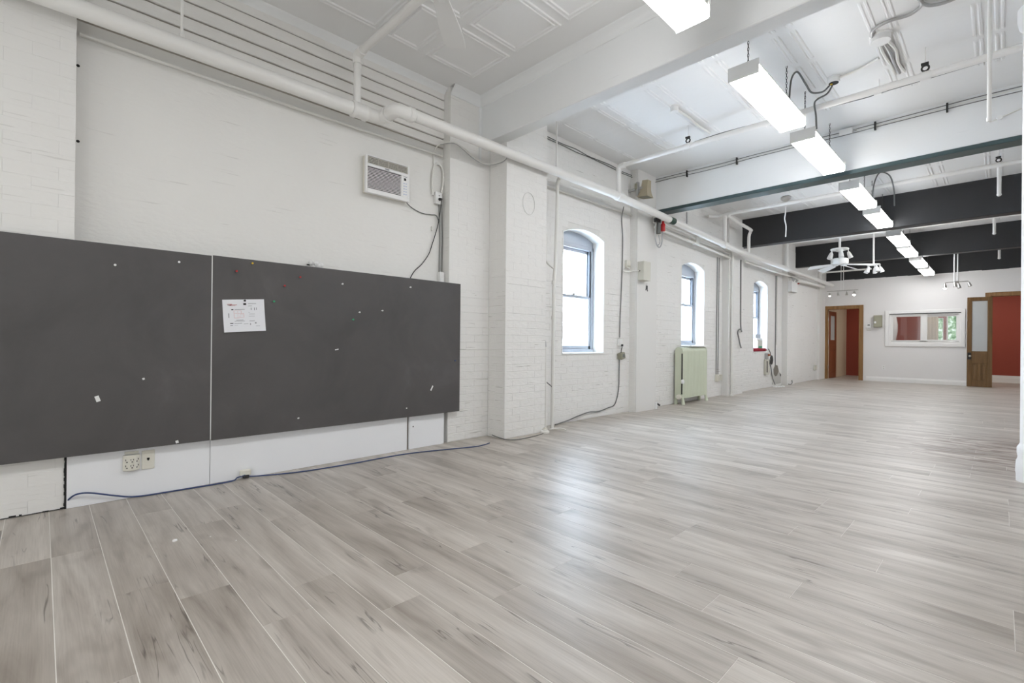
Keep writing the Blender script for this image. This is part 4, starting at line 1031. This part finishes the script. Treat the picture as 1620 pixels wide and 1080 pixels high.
for i, (y, z) in enumerate(((.147, 2.66), (.150, 2.20))):
    tag(MB().lathe((XB + .0, y, z), [(.009, 0), (.008, .0035)], 8, 'X').build('bolt_hole', m_dark, centre=True), ['upper', 'lower'][i] + ' dark bolt hole beside the left pilaster', 'hole')

# ------------------------------------------------------------------ things on the window bays
wc = XW + .012
cable('wall_cable', [(-3.74, 5.86, 2.93), (wc, 5.90, 2.78), (wc, 5.93, 2.5), (wc, 5.925, 2.1), (wc, 5.91, 1.8), (wc, 5.885, 1.4), (wc, 5.875, 1.08)], .0065, m_greycable, 'dark cable dropping down the wall right of the nearest window', 'cable')
cable('wall_cable', [(wc, 5.875, .80), (wc, 5.868, .60), (wc, 5.865, .40), (wc, 5.83, .25), (wc, 5.75, .13), (wc, 5.6, .105), (wc, 5.37, .075), (wc + .01, 5.15, .09), (wc + .01, 4.9, .06), (wc + .02, 4.7, .03), (wc + .05, 4.42, .012)], .007, m_greycable, 'dark cable sagging along the wall foot under the nearest window', 'cable')
ot = thing('power_outlet', 'white wall outlet holding a dark power adapter beside the nearest window', 'outlet', (XW + .02, 5.87, .96))
MB().box(XW, XW + .035, 5.832, 5.918, .962, 1.062).build('box_body', m_white, ot, bevel=.004); MB().box(XW + .03, XW + .05, 5.88, 5.91, .955, .985).build('plug', m_rubber, ot)
cable('adapter_lead', [(XW + .045, 5.89, .95), (XW + .035, 5.885, .90), (XW + .035, 5.88, .86)], .006, m_rubber, 'short lead between outlet and dark power adapter', 'cable')
ad = thing('power_adapter', 'dark olive power adapter hanging below the wall outlet', 'adapter', (XW + .04, 5.88, .76))
MB().box(XW + .003, XW + .08, 5.825, 5.925, .775, .865).xf(Matrix.Translation((XW, 5.875, .82)) @ Matrix.Rotation(.25, 4, 'X') @ Matrix.Translation((-XW, -5.875, -.82))).build('adapter_body', m_olive, ad, bevel=.008)
MB().box(XW + .08, XW + .083, 5.85, 5.90, .80, .845).build('label_plate', m_greycable, ad)
se = thing('wall_sensor', 'small ivory sensor left of the grey electrical box', 'sensor', (XW + .03, 6.05, 2.07)); MB().box(XW, XW + .045, 6.00, 6.095, 2.085, 2.20).build('sensor_body', m_ivory, se, bevel=.006); MB().box(XW + .045, XW + .048, 6.01, 6.085, 2.10, 2.12).build('seam', m_beige, se)
eb = thing('electrical_box', 'grey beige steel electrical box on the slim pilaster', 'box', (-3.66, 6.27, 1.9))
XE = XS - .025
MB().box(XE - .0, XE + .115, 6.165, 6.355, 1.915, 2.185).build('box_body', m_beige, eb, bevel=.003); MB().box(XE + .115, XE + .122, 6.163, 6.357, 1.913, 2.187).build('door', m_beige, eb, bevel=.002)
MB().lathe((XE + .05, 6.158, 2.05), [(.012, 0), (.012, .008)], 10, 'Y').build('knockout', m_dark, eb)
cable('box_feed', [(wc, 5.93, 2.035), (wc + .01, 6.02, 2.03), (wc + .05, 6.10, 2.045), (XE + .05, 6.16, 2.05)], .008, m_cond, 'short white feed between wall cable and electrical box', 'cable')
XK = XE + .012
ky = thing('key_ring', 'bunch of keys hanging under the electrical box', 'keys', (XK + .01, 6.42, 1.72))
MB().tube([(XK + .008, 6.42 + .02 * math.cos(a_ * PI / 8), 1.845 + .03 * math.sin(a_ * PI / 8)) for a_ in range(17)], .003, 6, caps=False).build('ring', m_chrome, ky)
MB().box(XK, XK + .012, 6.395, 6.455, 1.80, 1.865).build('fob', m_rubber, ky, bevel=.01)
for (yy, z0, z1) in ((6.405, 1.70, 1.80), (6.445, 1.655, 1.79)): MB().box(XK + .004, XK + .008, yy - .008, yy + .008, z0, z1).lathe((XK + .004, yy, z1), [(.016, 0), (.016, .005)], 10, 'X').build('key', m_chain, ky)
MB().cyl((XK, 6.42, 1.885), (XK + .02, 6.42, 1.885), .004, n=6).build('hook', m_chrome, ky)
hl = thing('valve_hose', 'looped grey drain hose with red test valve under the pipe', 'hose', (-3.62, 6.62, 2.45))
MB().tube([(-3.60, 6.50, 2.84), (-3.60, 6.49, 2.66), (-3.60, 6.50, 2.54), (-3.60, 6.56, 2.46), (-3.60, 6.63, 2.45), (-3.60, 6.69, 2.53), (-3.60, 6.705, 2.68), (-3.60, 6.70, 2.84)], .010, 8, sm=5).build('hose', m_condg, hl, smooth=True)
MB().tube([(-3.59, 6.57, 2.62), (-3.58, 6.60, 2.52), (-3.585, 6.56, 2.47)], .009, 8, sm=4).build('inner_hose', m_condg, hl, smooth=True)
MB().cyl((-3.59, 6.57, 2.64), (-3.59, 6.575, 2.80), .034, .028, 10).build('sleeve', m_greycable, hl, smooth=True)
MB().lathe((-3.57, 6.665, 2.69), [(.028, 0), (.034, .01), (.034, .10), (.02, .12), (.02, .15)], 12).build('red_valve', m_red, hl, smooth=True)
MB().box(-3.61, -3.57, 6.47, 6.60, 2.80, 2.86).cyl((-3.59, 6.53, 2.86), (-3.50, 6.53, 2.88), .02, n=8).build('bracket', m_chain, hl)
# tan horn loudspeaker under the second beam
hs = thing('horn_speaker', 'tan horn loudspeaker on the wall under the second white beam', 'speaker', (-3.55, 6.1, 3.05))
fr0 = [(-.045, -.045), (.045, -.045), (.045, .045), (-.045, .045)]; prof_ = [(0, 1.0), (.05, 1.05), (.12, 1.15), (.18, 1.4), (.22, 1.75), (.235, 1.85)]
mb = MB(); q0 = []
for (h, s_) in prof_:
    for (u, v) in fr0: mb.v.append(Vector((u * s_, v * s_ , -h)))
for i in range(len(prof_) - 1):
    for k in range(4): mb.f.append((i * 4 + k, i * 4 + (k + 1) % 4, i * 4 + 4 + (k + 1) % 4, i * 4 + 4 + k))
mb.f.append((0, 1, 2, 3)); HX = Matrix.Translation((-3.54, 6.13, 3.315)) @ Matrix.Rotation(.10, 4, 'Y')
mb.xf(HX).build('horn', m_horn, hs, smooth=True)
MB().box(-.065, .065, -.065, .065, -.233, -.228).xf(HX).build('mouth', m_olive, hs)
MB().box(XW, -3.58, 6.075, 6.10, 3.20, 3.23).box(-3.66, -3.63, 6.04, 6.09, 3.10, 3.30).build('bracket', m_condg, hs)
MB().cyl((-3.66, 6.06, 3.20), (-3.66, 6.06, 3.28), .03, n=10).build('driver', m_olive, hs)
cable('speaker_wire', [(XW + .02, 6.02, 3.42), (XW + .04, 6.0, 3.33), (XW + .05, 5.99, 3.15), (XW + .07, 6.03, 3.06)], .006, m_white, 'white wire dangling behind the horn loudspeaker', 'cable')

# radiator below the second window
rd = thing('radiator', 'pale green cast iron column radiator below the second window', 'radiator', (-3.71, 8.0, 0))
ns = 22; y0r, y1r = 7.50, 8.44; dy = (y1r - y0r) / ns
for i in range(ns):
    yc = y0r + (i + .5) * dy; hw = dy * .46; mb = MB()
    prof2 = [(-3.785, .10), (-3.785, .88), (-3.770, .925), (-3.74, .945), (-3.69, .945), (-3.66, .925), (-3.645, .88), (-3.645, .10)]
    if i == 0 or True:
        mb.prism(prof2, 1, yc - hw, yc + hw)
    mb.build('section', m_rad, rd, bevel=.005)
MB().box(-3.765, -3.665, y0r, y1r, .14, .90).build('core', m_rad, rd)
for yc in (y0r + .03, y1r - .03):
    for xx in (-3.77, -3.66):
        MB().cyl((xx, yc, .12), (xx + (.02 if xx > -3.7 else -.005), yc, .0), .022, .03, 8).build('foot', m_rad, rd, smooth=True)
MB().lathe((-3.70, 7.455, .125), [(.03, 0), (.042, .01), (.042, .045)], 14, 'Y').build('end_plug', m_ivory, rd, smooth=True)
MB().tube([(-3.655, 7.50, .84), (-3.655, 7.50, .45), (-3.657, 7.50, .17)], .011, 8).build('slot_pipe', m_dark, rd)
MB().lathe((-3.66, 7.50, .38), [(.02, 0), (.036, .006), (.036, .03), (.022, .04)], 12, 'X').build('vent_valve', m_white, rd, smooth=True)
MB().lathe((-3.625, 7.50, .38), [(.017, 0), (.017, .004)], 10, 'X').build('valve_eye', m_dark, rd)
MB().box(-3.80, -3.63, 7.78, 8.47, .952, .972).build('top_shelf', m_white, rd, bevel=.003)
cr = thing('pipe_stub', 'rusty capped pipe stub at the slim pilaster foot near the radiator', 'pipe', (-3.66, 6.68, 0)); MB().cyl((-3.70, 6.72, .0), (-3.70, 6.72, .10), .03, n=10).build('stub', m_white, cr); MB().cyl((-3.70, 6.76, .08), (-3.66, 6.79, .05), .014, n=8).build('spigot', m_chain, cr)
o3 = thing('power_outlet', 'beige double outlet box right of the radiator', 'outlet', (-3.78, 9.27, .28)); MB().box(XW, XW + .05, 9.16, 9.26, .285, .42).build('box_body', m_ivory, o3, bevel=.005); MB().box(XW, XW + .04, 9.29, 9.42, .30, .415).build('second_box', m_beige, o3, bevel=.005); MB().box(XW + .05, XW + .053, 9.19, 9.23, .30, .40).build('face', m_beige, o3)
for i, y in enumerate((9.20, 9.285)): cable('drop_cable', [(wc, y + .01, 2.66), (wc, y, 2.1), (wc, y - .006, 1.2), (wc, y - .01, .42)], .007, m_greycable, ['left', 'right'][i] + ' of two dark cables dropping to the beige double outlet', 'cable', 3, 8)
cable('loose_cable', [(-3.675, 10.05, 2.70), (-3.675, 10.06, 1.9), (-3.675, 10.07, 1.40), (-3.668, 10.10, 1.26), (-3.655, 10.04, 1.29), (-3.650, 9.93, 1.30), (-3.652, 9.85, 1.235), (-3.655, 9.92, 1.12), (-3.66, 10.0, 1.0), (-3.66, 10.06, .93)], .011, m_greycable, 'loose cable with a hooked loop on the slim pilaster left of the farthest window', 'cable')
# clutter on and under the farthest window
wd = thing('desk_device', 'grey and green desktop device leaning on the farthest window sill', 'device', (-3.90, 11.75, .86)); MB().box(-3.95, -3.86, 11.62, 11.92, .915, 1.10).build('body', m_beige, wd, bevel=.008); MB().box(-3.97, -3.87, 11.60, 11.93, 1.10, 1.145).build('middle_band', m_white, wd, bevel=.006); MB().box(-3.98, -3.90, 11.60, 11.90, 1.145, 1.24).build('lid', m_sash, wd, bevel=.006); MB().box(-3.86, -3.855, 11.66, 11.88, .92, .965).build('green_strip', m_green, wd)
rc = thing('sill_cushion', 'crimson cushion lying on the farthest window sill', 'cushion', (-3.86, 11.6, .845))
mb = MB().box(-3.96, -3.80, 11.20, 12.03, .846, .912); mb.build('cushion', m_redcloth, rc, bevel=.02, seg=2, smooth=True); MB().box(-3.802, -3.797, 11.22, 12.01, .876, .882).build('piping', m_red, rc)
wrk = (('wire_tangle', [(-3.79, 12.10, .90), (-3.77, 12.17, .80), (-3.77, 12.20, .70), (-3.77, 12.12, .60), (-3.77, 12.22, .45), (-3.77, 12.3, .25), (-3.75, 12.45, .05)], .010, m_greycable, 'grey wire tangle hanging below the farthest window sill'),
       ('wire_tangle', [(-3.78, 12.02, .62), (-3.76, 12.08, .45), (-3.76, 12.16, .30), (-3.75, 12.3, .12), (-3.74, 12.4, .02)], .012, m_cond, 'white wire curling to the floor below the farthest window'))
for nm, p_, r_, m_, l_ in wrk: cable(nm, p_, r_, m_, l_, 'cable')
op = thing('opened_outlet', 'opened wall box with exposed wiring under the farthest window', 'outlet', (-3.78, 11.95, .3)); MB().box(XW, XW + .05, 11.86, 12.08, .30, .66).build('box_body', m_beige, op, bevel=.006); MB().box(XW + .05, XW + .056, 11.90, 11.94, .36, .62).build('side_slot', m_dark, op); MB().box(XW, XW + .05, 11.90, 12.02, .66, .80).build('upper_box', m_condg, op, bevel=.006); MB().lathe((XW + .05, 12.0, .76), [(.03, 0), (.02, .04)], 8, 'X').build('copper_end', mat('copper', (.35, .12, .06), .4, .5), op)
rl = thing('tape_reel', 'round black reel with white rim hung under the farthest window', 'reel', (-3.77, 12.28, .55)); MB().lathe((XW + .005, 12.28, .63), [(.15, 0), (.155, .02), (.13, .03)], 20, 'X').build('rim', m_white, rl, smooth=True); MB().lathe((XW + .03, 12.26, .64), [(.11, 0), (.11, .012)], 16, 'X').build('hub', m_rubber, rl)
pt2 = thing('plaster_patch', 'rough grey plaster patch at the foot of the far pilaster', 'patch', (-3.80, 12.75, 0))
mb = MB(); rr = random.Random(8); outl = [(12.45, .05), (12.43, .25), (12.5, .42), (12.62, .52), (12.80, .50), (12.9, .36), (13.06, .26), (13.08, .05)]
mb.prism([(y + rr.uniform(-.02, .02), z) for y, z in outl], 0, XW, XW + .008); mb.build('patch', mat('grey skim plaster', (.50, .49, .46), .9), pt2); mb = MB().prism([(12.52, .30), (12.50, .41), (12.62, .515), (12.80, .49), (12.88, .36), (12.76, .25), (12.62, .24)], 0, XW + .006, XW + .012); mb.build('bare_spot', mat('bare grey mortar', (.20, .18, .15), .9), pt2)
MB().prism([(13.0, .22), (12.98, .30), (13.06, .26)], 0, XW + .004, XW + .014).build('crack', m_dark, pt2)
cd = thing('crumbled_plaster', 'white crumbled plaster pieces on the floor below the farthest window', 'debris', (-3.70, 12.5, 0))
for k in range(4): MB().lathe((-3.72 + .03 * k, 12.35 + .09 * k, 0), [(.05, 0), (.04, .02), (.015, .03)], 6).build('piece', m_white, cd)
cable('wall_cable', [(wc, 12.62, 2.66), (wc, 12.62, 1.6), (wc, 12.60, .9), (wc, 12.62, .5)], .009, m_greycable, 'dark cable running down beside the farthest window', 'cable', 3)
cable('wall_cable', [(wc, 12.72, 2.66), (wc, 12.72, 1.8), (wc, 12.70, 1.0)], .012, m_cond, 'white conduit down beside the farthest window, right of the dark cable', 'conduit', 3)
cable('hook_wire', [(-3.66, 13.16, .03), (-3.64, 13.25, .02), (-3.63, 13.34, .05), (-3.64, 13.36, .12)], .010, m_greycable, 'short hooked wire standing from the floor at the far pilaster', 'cable')
em = thing('emergency_light', 'white emergency light box high on the far pilaster', 'light', (XS, 13.4, 2.3)); MB().box(XS, XS + .09, 13.16, 13.62, 2.31, 2.58).build('case', m_white, em, bevel=.01)
for yy in (13.26, 13.52): MB().cyl((XS + .05, yy, 2.58), (XS + .09, yy, 2.65), .05, .06, 12).build('lamp_head', m_condg, em, smooth=True)
rb = thing('alarm_bell', 'small red alarm bell under the fat pipe at the far corner', 'bell', (-3.70, 14.05, 2.6)); MB().lathe((XW + .065, 14.06, 2.66), [(.02, 0), (.07, .01), (.085, .04), (.07, .07), (.03, .085)], 14, 'X').build('gong', m_red, rb, smooth=True); MB().box(XW + .06, XW + .10, 13.98, 14.02, 2.62, 2.72).build('striker_box', m_white, rb)
o5 = thing('power_outlet', 'small beige outlet on the far left wall near the doorway', 'outlet', (-3.73, 15.85, .28)); MB().box(XW + .066, XW + .12, 15.75, 15.90, .28, .43).build('box_body', m_beige, o5, bevel=.006); MB().box(XW + .12, XW + .124, 15.80, 15.86, .30, .41).build('face', m_ivory, o5)

# ------------------------------------------------------------------ things on the far partition
kb = thing('key_cabinet', 'olive grey metal key cabinet on the far partition', 'cabinet', (-2.41, YF - .05, 1.5)); MB().box(-2.51, -2.32, YF - .09, YF, 1.52, 1.85).build('body', m_olive, kb, bevel=.003); MB().box(-2.505, -2.325, YF - .098, YF - .09, 1.525, 1.845).build('door', mat('olive grey door', (.36, .35, .26), .45), kb, bevel=.002); MB().lathe((-2.47, YF - .112, 1.66), [(.022, 0), (.026, .012)], 12, 'Y').build('lock', m_white, kb); MB().box(-2.492, -2.448, YF - .102, YF - .098, 1.625, 1.65).build('key_tag', m_white, kb)
th = thing('thermostat', 'white thermostat between left doorway and key cabinet', 'thermostat', (-2.63, YF - .02, 1.5)); MB().box(-2.70, -2.57, YF - .028, YF, 1.50, 1.61).build('body', m_white, th, bevel=.006); MB().box(-2.655, -2.60, YF - .031, YF - .028, 1.565, 1.598).build('display', m_greycable, th); MB().box(-2.68, -2.58, YF - .018, YF, 1.435, 1.455).build('lower_plate', m_beige, th)
of = thing('power_outlet', 'white outlet low on the far partition under the key cabinet', 'outlet', (-2.285, YF - .01, .33)); MB().box(-2.32, -2.25, YF - .01, YF, .33, .455).build('plate', m_white, of, bevel=.002); MB().box(-2.295, -2.275, YF - .013, YF - .01, .405, .43).box(-2.295, -2.275, YF - .013, YF - .01, .35, .375).build('sockets', m_beige, of)

# ------------------------------------------------------------------ spot lights
def spot(parent, p, d, m=m_chrome, lit=False, L=.09, r=.032):
    p = Vector(p); d = Vector(d).normalized()
    h = MB().tube([p, p + d * L * .35, p + d * L], [r * .55, r * .8, r], 12).build('spot_head', m, parent, smooth=True)
    e = p + d * L
    if lit: MB().ball(e, r * .95, 10).build('bulb', m_bulb, h)
    else: MB().tube([e - d * .004, e + d * .002], r * .8, 10).build('bulb', m_white, h)
tl = thing('track_light', 'four spot track light hung before the left doorway wall', 'light', (-3.17, 16.3, 2.55))
MB().box(-3.54, -2.80, 16.285, 16.315, 2.545, 2.570).build('track_bar', m_chrome, tl)
for x in (-3.205, -3.145): MB().cyl((x, 16.3, 2.565), (x, 16.3, CEIL), .008, n=8).build('stem', m_white, tl)
for i, (x, lit) in enumerate(((-3.48, True), (-3.275, False), (-3.07, False), (-2.89, True))):
    MB().cyl((x, 16.3, 2.55), (x, 16.3, 2.51), .008, n=6).build('swivel', m_chrome, tl); spot(tl, (x, 16.3, 2.515), (.1 if i != 3 else 0, -.25, -1), lit=lit, r=.032 if not (i == 3) else .042)
sp = thing('spot_cluster', 'brushed nickel four arm spot light before the right doorway', 'light', (-.69, 14.25, 2.4))
for x in (-.72, -.665): MB().cyl((x, 14.25, 2.42), (x, 14.25, CEIL), .011, n=8).build('stem', m_white, sp)
MB().lathe((-.69, 14.25, 2.385), [(.03, 0), (.05, .015), (.05, .03), (.02, .045)], 14).build('hub', m_chrome, sp, smooth=True)
for (x, y, z, lit, dx) in ((-.865, 14.2, 2.385, True, 0), (-.495, 14.3, 2.405, False, .3), (-.70, 14.05, 2.39, False, .1), (-.66, 14.43, 2.39, False, .2)):
    MB().tube([(-.69, 14.25, 2.40), ((x - .69) / 2, (y + 14.25) / 2, 2.41), (x, y, z + .01)], .010, 8, sm=3).build('arm', m_chrome, sp, smooth=True); spot(sp, (x, y, z - .01), (dx, -.2, -1), lit=lit, r=.033, L=.10)
cl = thing('spot_cluster', 'white multi head spot cluster on a long pole right of the far fan', 'light', (-1.99, 13.2, 2.6))
MB().cyl((-1.99, 13.2, 2.80), (-1.99, 13.2, CEIL), .018, n=10).build('pole', m_white, cl, smooth=True)
MB().tube([(-1.99 + .115 * math.cos(k * PI / 10), 13.2 + .115 * math.sin(k * PI / 10), 2.80) for k in range(21)], .012, 8, caps=False).box(-2.105, -1.875, 13.19, 13.21, 2.79, 2.81).build('ring', m_white, cl, smooth=True)
for a_ in range(5):
    an = a_ * 2 * PI / 5 + .3; x, y = -1.99 + .115 * math.cos(an), 13.2 + .115 * math.sin(an)
    MB().cyl((x, y, 2.80), (x, y, 2.72), .010, n=6).build('swivel', m_white, cl); spot(cl, (x, y, 2.74), (.4 * math.cos(an), .4 * math.sin(an), -1), m_white, L=.12, r=.042)

# ------------------------------------------------------------------ ceiling fans
def blade(name, root, c, ang, r0, r1, wd, tilt, droop, m):
    mb = MB(); n = 6
    for i in range(n + 1):
        u = i / n; r_ = r0 + (r1 - r0) * u; ww = wd * (.62 + .38 * min(1, u * 1.6)) / 2
        if i == n: ww *= .92
        for (s_, h) in ((-1, -.004), (1, -.004), (1, .004), (-1, .004)): mb.v.append(Vector((r_, s_ * ww, s_ * ww * math.tan(tilt) + h - (r_ - r0) * math.tan(droop))))
    for i in range(n):
        for k in range(4): mb.f.append((i * 4 + k, i * 4 + (k + 1) % 4, i * 4 + 4 + (k + 1) % 4, i * 4 + 4 + k))
    mb.f += [(3, 2, 1, 0), (n * 4, n * 4 + 1, n * 4 + 2, n * 4 + 3)]
    mb.xf(Matrix.Translation(c) @ Matrix.Rotation(ang, 4, 'Z')); b = mb.build(name, m, root, bevel=.002)
    ar = MB().box(.06, r0 + .05, -.022, .022, -.008, .008).xf(Matrix.Translation(c) @ Matrix.Rotation(ang, 4, 'Z')); ar.build('blade_iron', m, b, bevel=.004)
nf = thing('ceiling_fan', 'white ceiling fan cut by the top edge, one blade showing', 'fan', (-2.30, 1.60, 3.1))
c0 = Vector((-2.30, 1.60, 3.10))
MB().lathe((-2.30, 1.60, 3.02), [(.03, 0), (.08, .01), (.11, .04), (.115, .12), (.09, .16), (.04, .175)], 24).build('motor', m_white, nf, smooth=True)
MB().cyl((-2.30, 1.60, 3.18), (-2.30, 1.60, CEIL - .05), .014, n=10).lathe((-2.30, 1.60, CEIL - .07), [(.03, 0), (.07, .03), (.075, .07)], 18).build('down_rod', m_white, nf, smooth=True)
a0 = math.atan2(.495, -.435)
for k in range(4): blade('blade', nf, c0, a0 + k * PI / 2, .15, .66, .155, .16, 0.0, m_white)
ff = thing('ceiling_fan', 'white ceiling fan with a spot light ring hanging past the nearest black beam', 'fan', (-2.46, 12.3, 2.7))
fx_, fy_ = -2.48, 12.46
MB().cyl((fx_, fy_, 2.88), (fx_, fy_, CEIL), .022, n=10).build('down_rod', m_white, ff, smooth=True)
MB().lathe((fx_, fy_, 2.765), [(.10, 0), (.155, .008), (.165, .03), (.165, .11), (.14, .13), (.03, .135)], 24).build('motor', m_white, ff, smooth=True)
MB().tube([(fx_ + .155 * math.cos(k * PI / 12), fy_ + .155 * math.sin(k * PI / 12), 3.10) for k in range(25)], .018, 8, caps=False).box(fx_ - .155, fx_ + .155, fy_ - .012, fy_ + .012, 3.085, 3.105).lathe((fx_, fy_, 3.05), [(.06, 0), (.07, .02), (.05, .07)], 14).build('lamp_ring', m_white, ff, smooth=True)
for k, an in enumerate((-2.6, -1.2, .2, 1.6, 2.9)):
    x, y = fx_ + .155 * math.cos(an), fy_ + .155 * math.sin(an)
    MB().cyl((x, y, 3.10), (x, y, 3.01), .010, n=6).build('swivel', m_white, ff); spot(ff, (x, y, 3.03), (.35 * math.cos(an), .35 * math.sin(an), -1), m_white, L=.14, r=.048)
for k in range(5): blade('blade', ff, Vector((fx_, fy_, 2.755)), -.08 + k * 2 * PI / 5, .16, .60, .145, .32, .13, m_white)
# ceiling fitting with hanging cord
hk = thing('ceiling_fitting', 'chrome ceiling fitting with a white hanging cord before the black beam', 'fitting', (-2.58, 9.05, CEIL - .1)); MB().lathe((-2.58, 9.05, CEIL - .10), [(.012, 0), (.03, .02), (.075, .05), (.08, .085), (.06, .10)], 16).build('dome', m_chrome, hk, smooth=True); MB().lathe((-2.58, 9.05, CEIL - .13), [(.012, 0), (.012, .04)], 8).build('hook', m_chain, hk)
cable('hanging_cord', [(-2.58, 9.05, CEIL - .12), (-2.585, 9.05, 3.25), (-2.60, 9.06, 3.15), (-2.575, 9.05, 3.02), (-2.58, 9.05, 2.84)], .010, m_white, 'white cord hanging from the chrome ceiling fitting', 'cable')
# white conduit drops at right
for i, (x, y, z, zt, l) in enumerate(((-.066, 4.8, 2.60, CEIL, 'longest white drop pole at upper right, near the column'), (-.024, 8.75, 2.93, 3.31, 'white drop pole in front of the nearest black beam'),
                                      (-.092, 12.3, 3.03, 3.33, 'white drop pole between the two black beams'), (-.03, 14.6, 2.875, CEIL, 'short white drop pole nearest the far partition'))):
    t = thing('drop_pole', l, 'pole', (x, y, z), 'white drop poles in front of the column'); MB().cyl((x, y, z + .02), (x, y, zt), .022 if i else .013, n=10).build('pole', m_pipe, t, smooth=True); MB().lathe((x, y, z), [(.012, 0), (.024 if i else .015, .012), (.024 if i else .015, .03)], 10).build('end_cap', m_white, t, smooth=True)
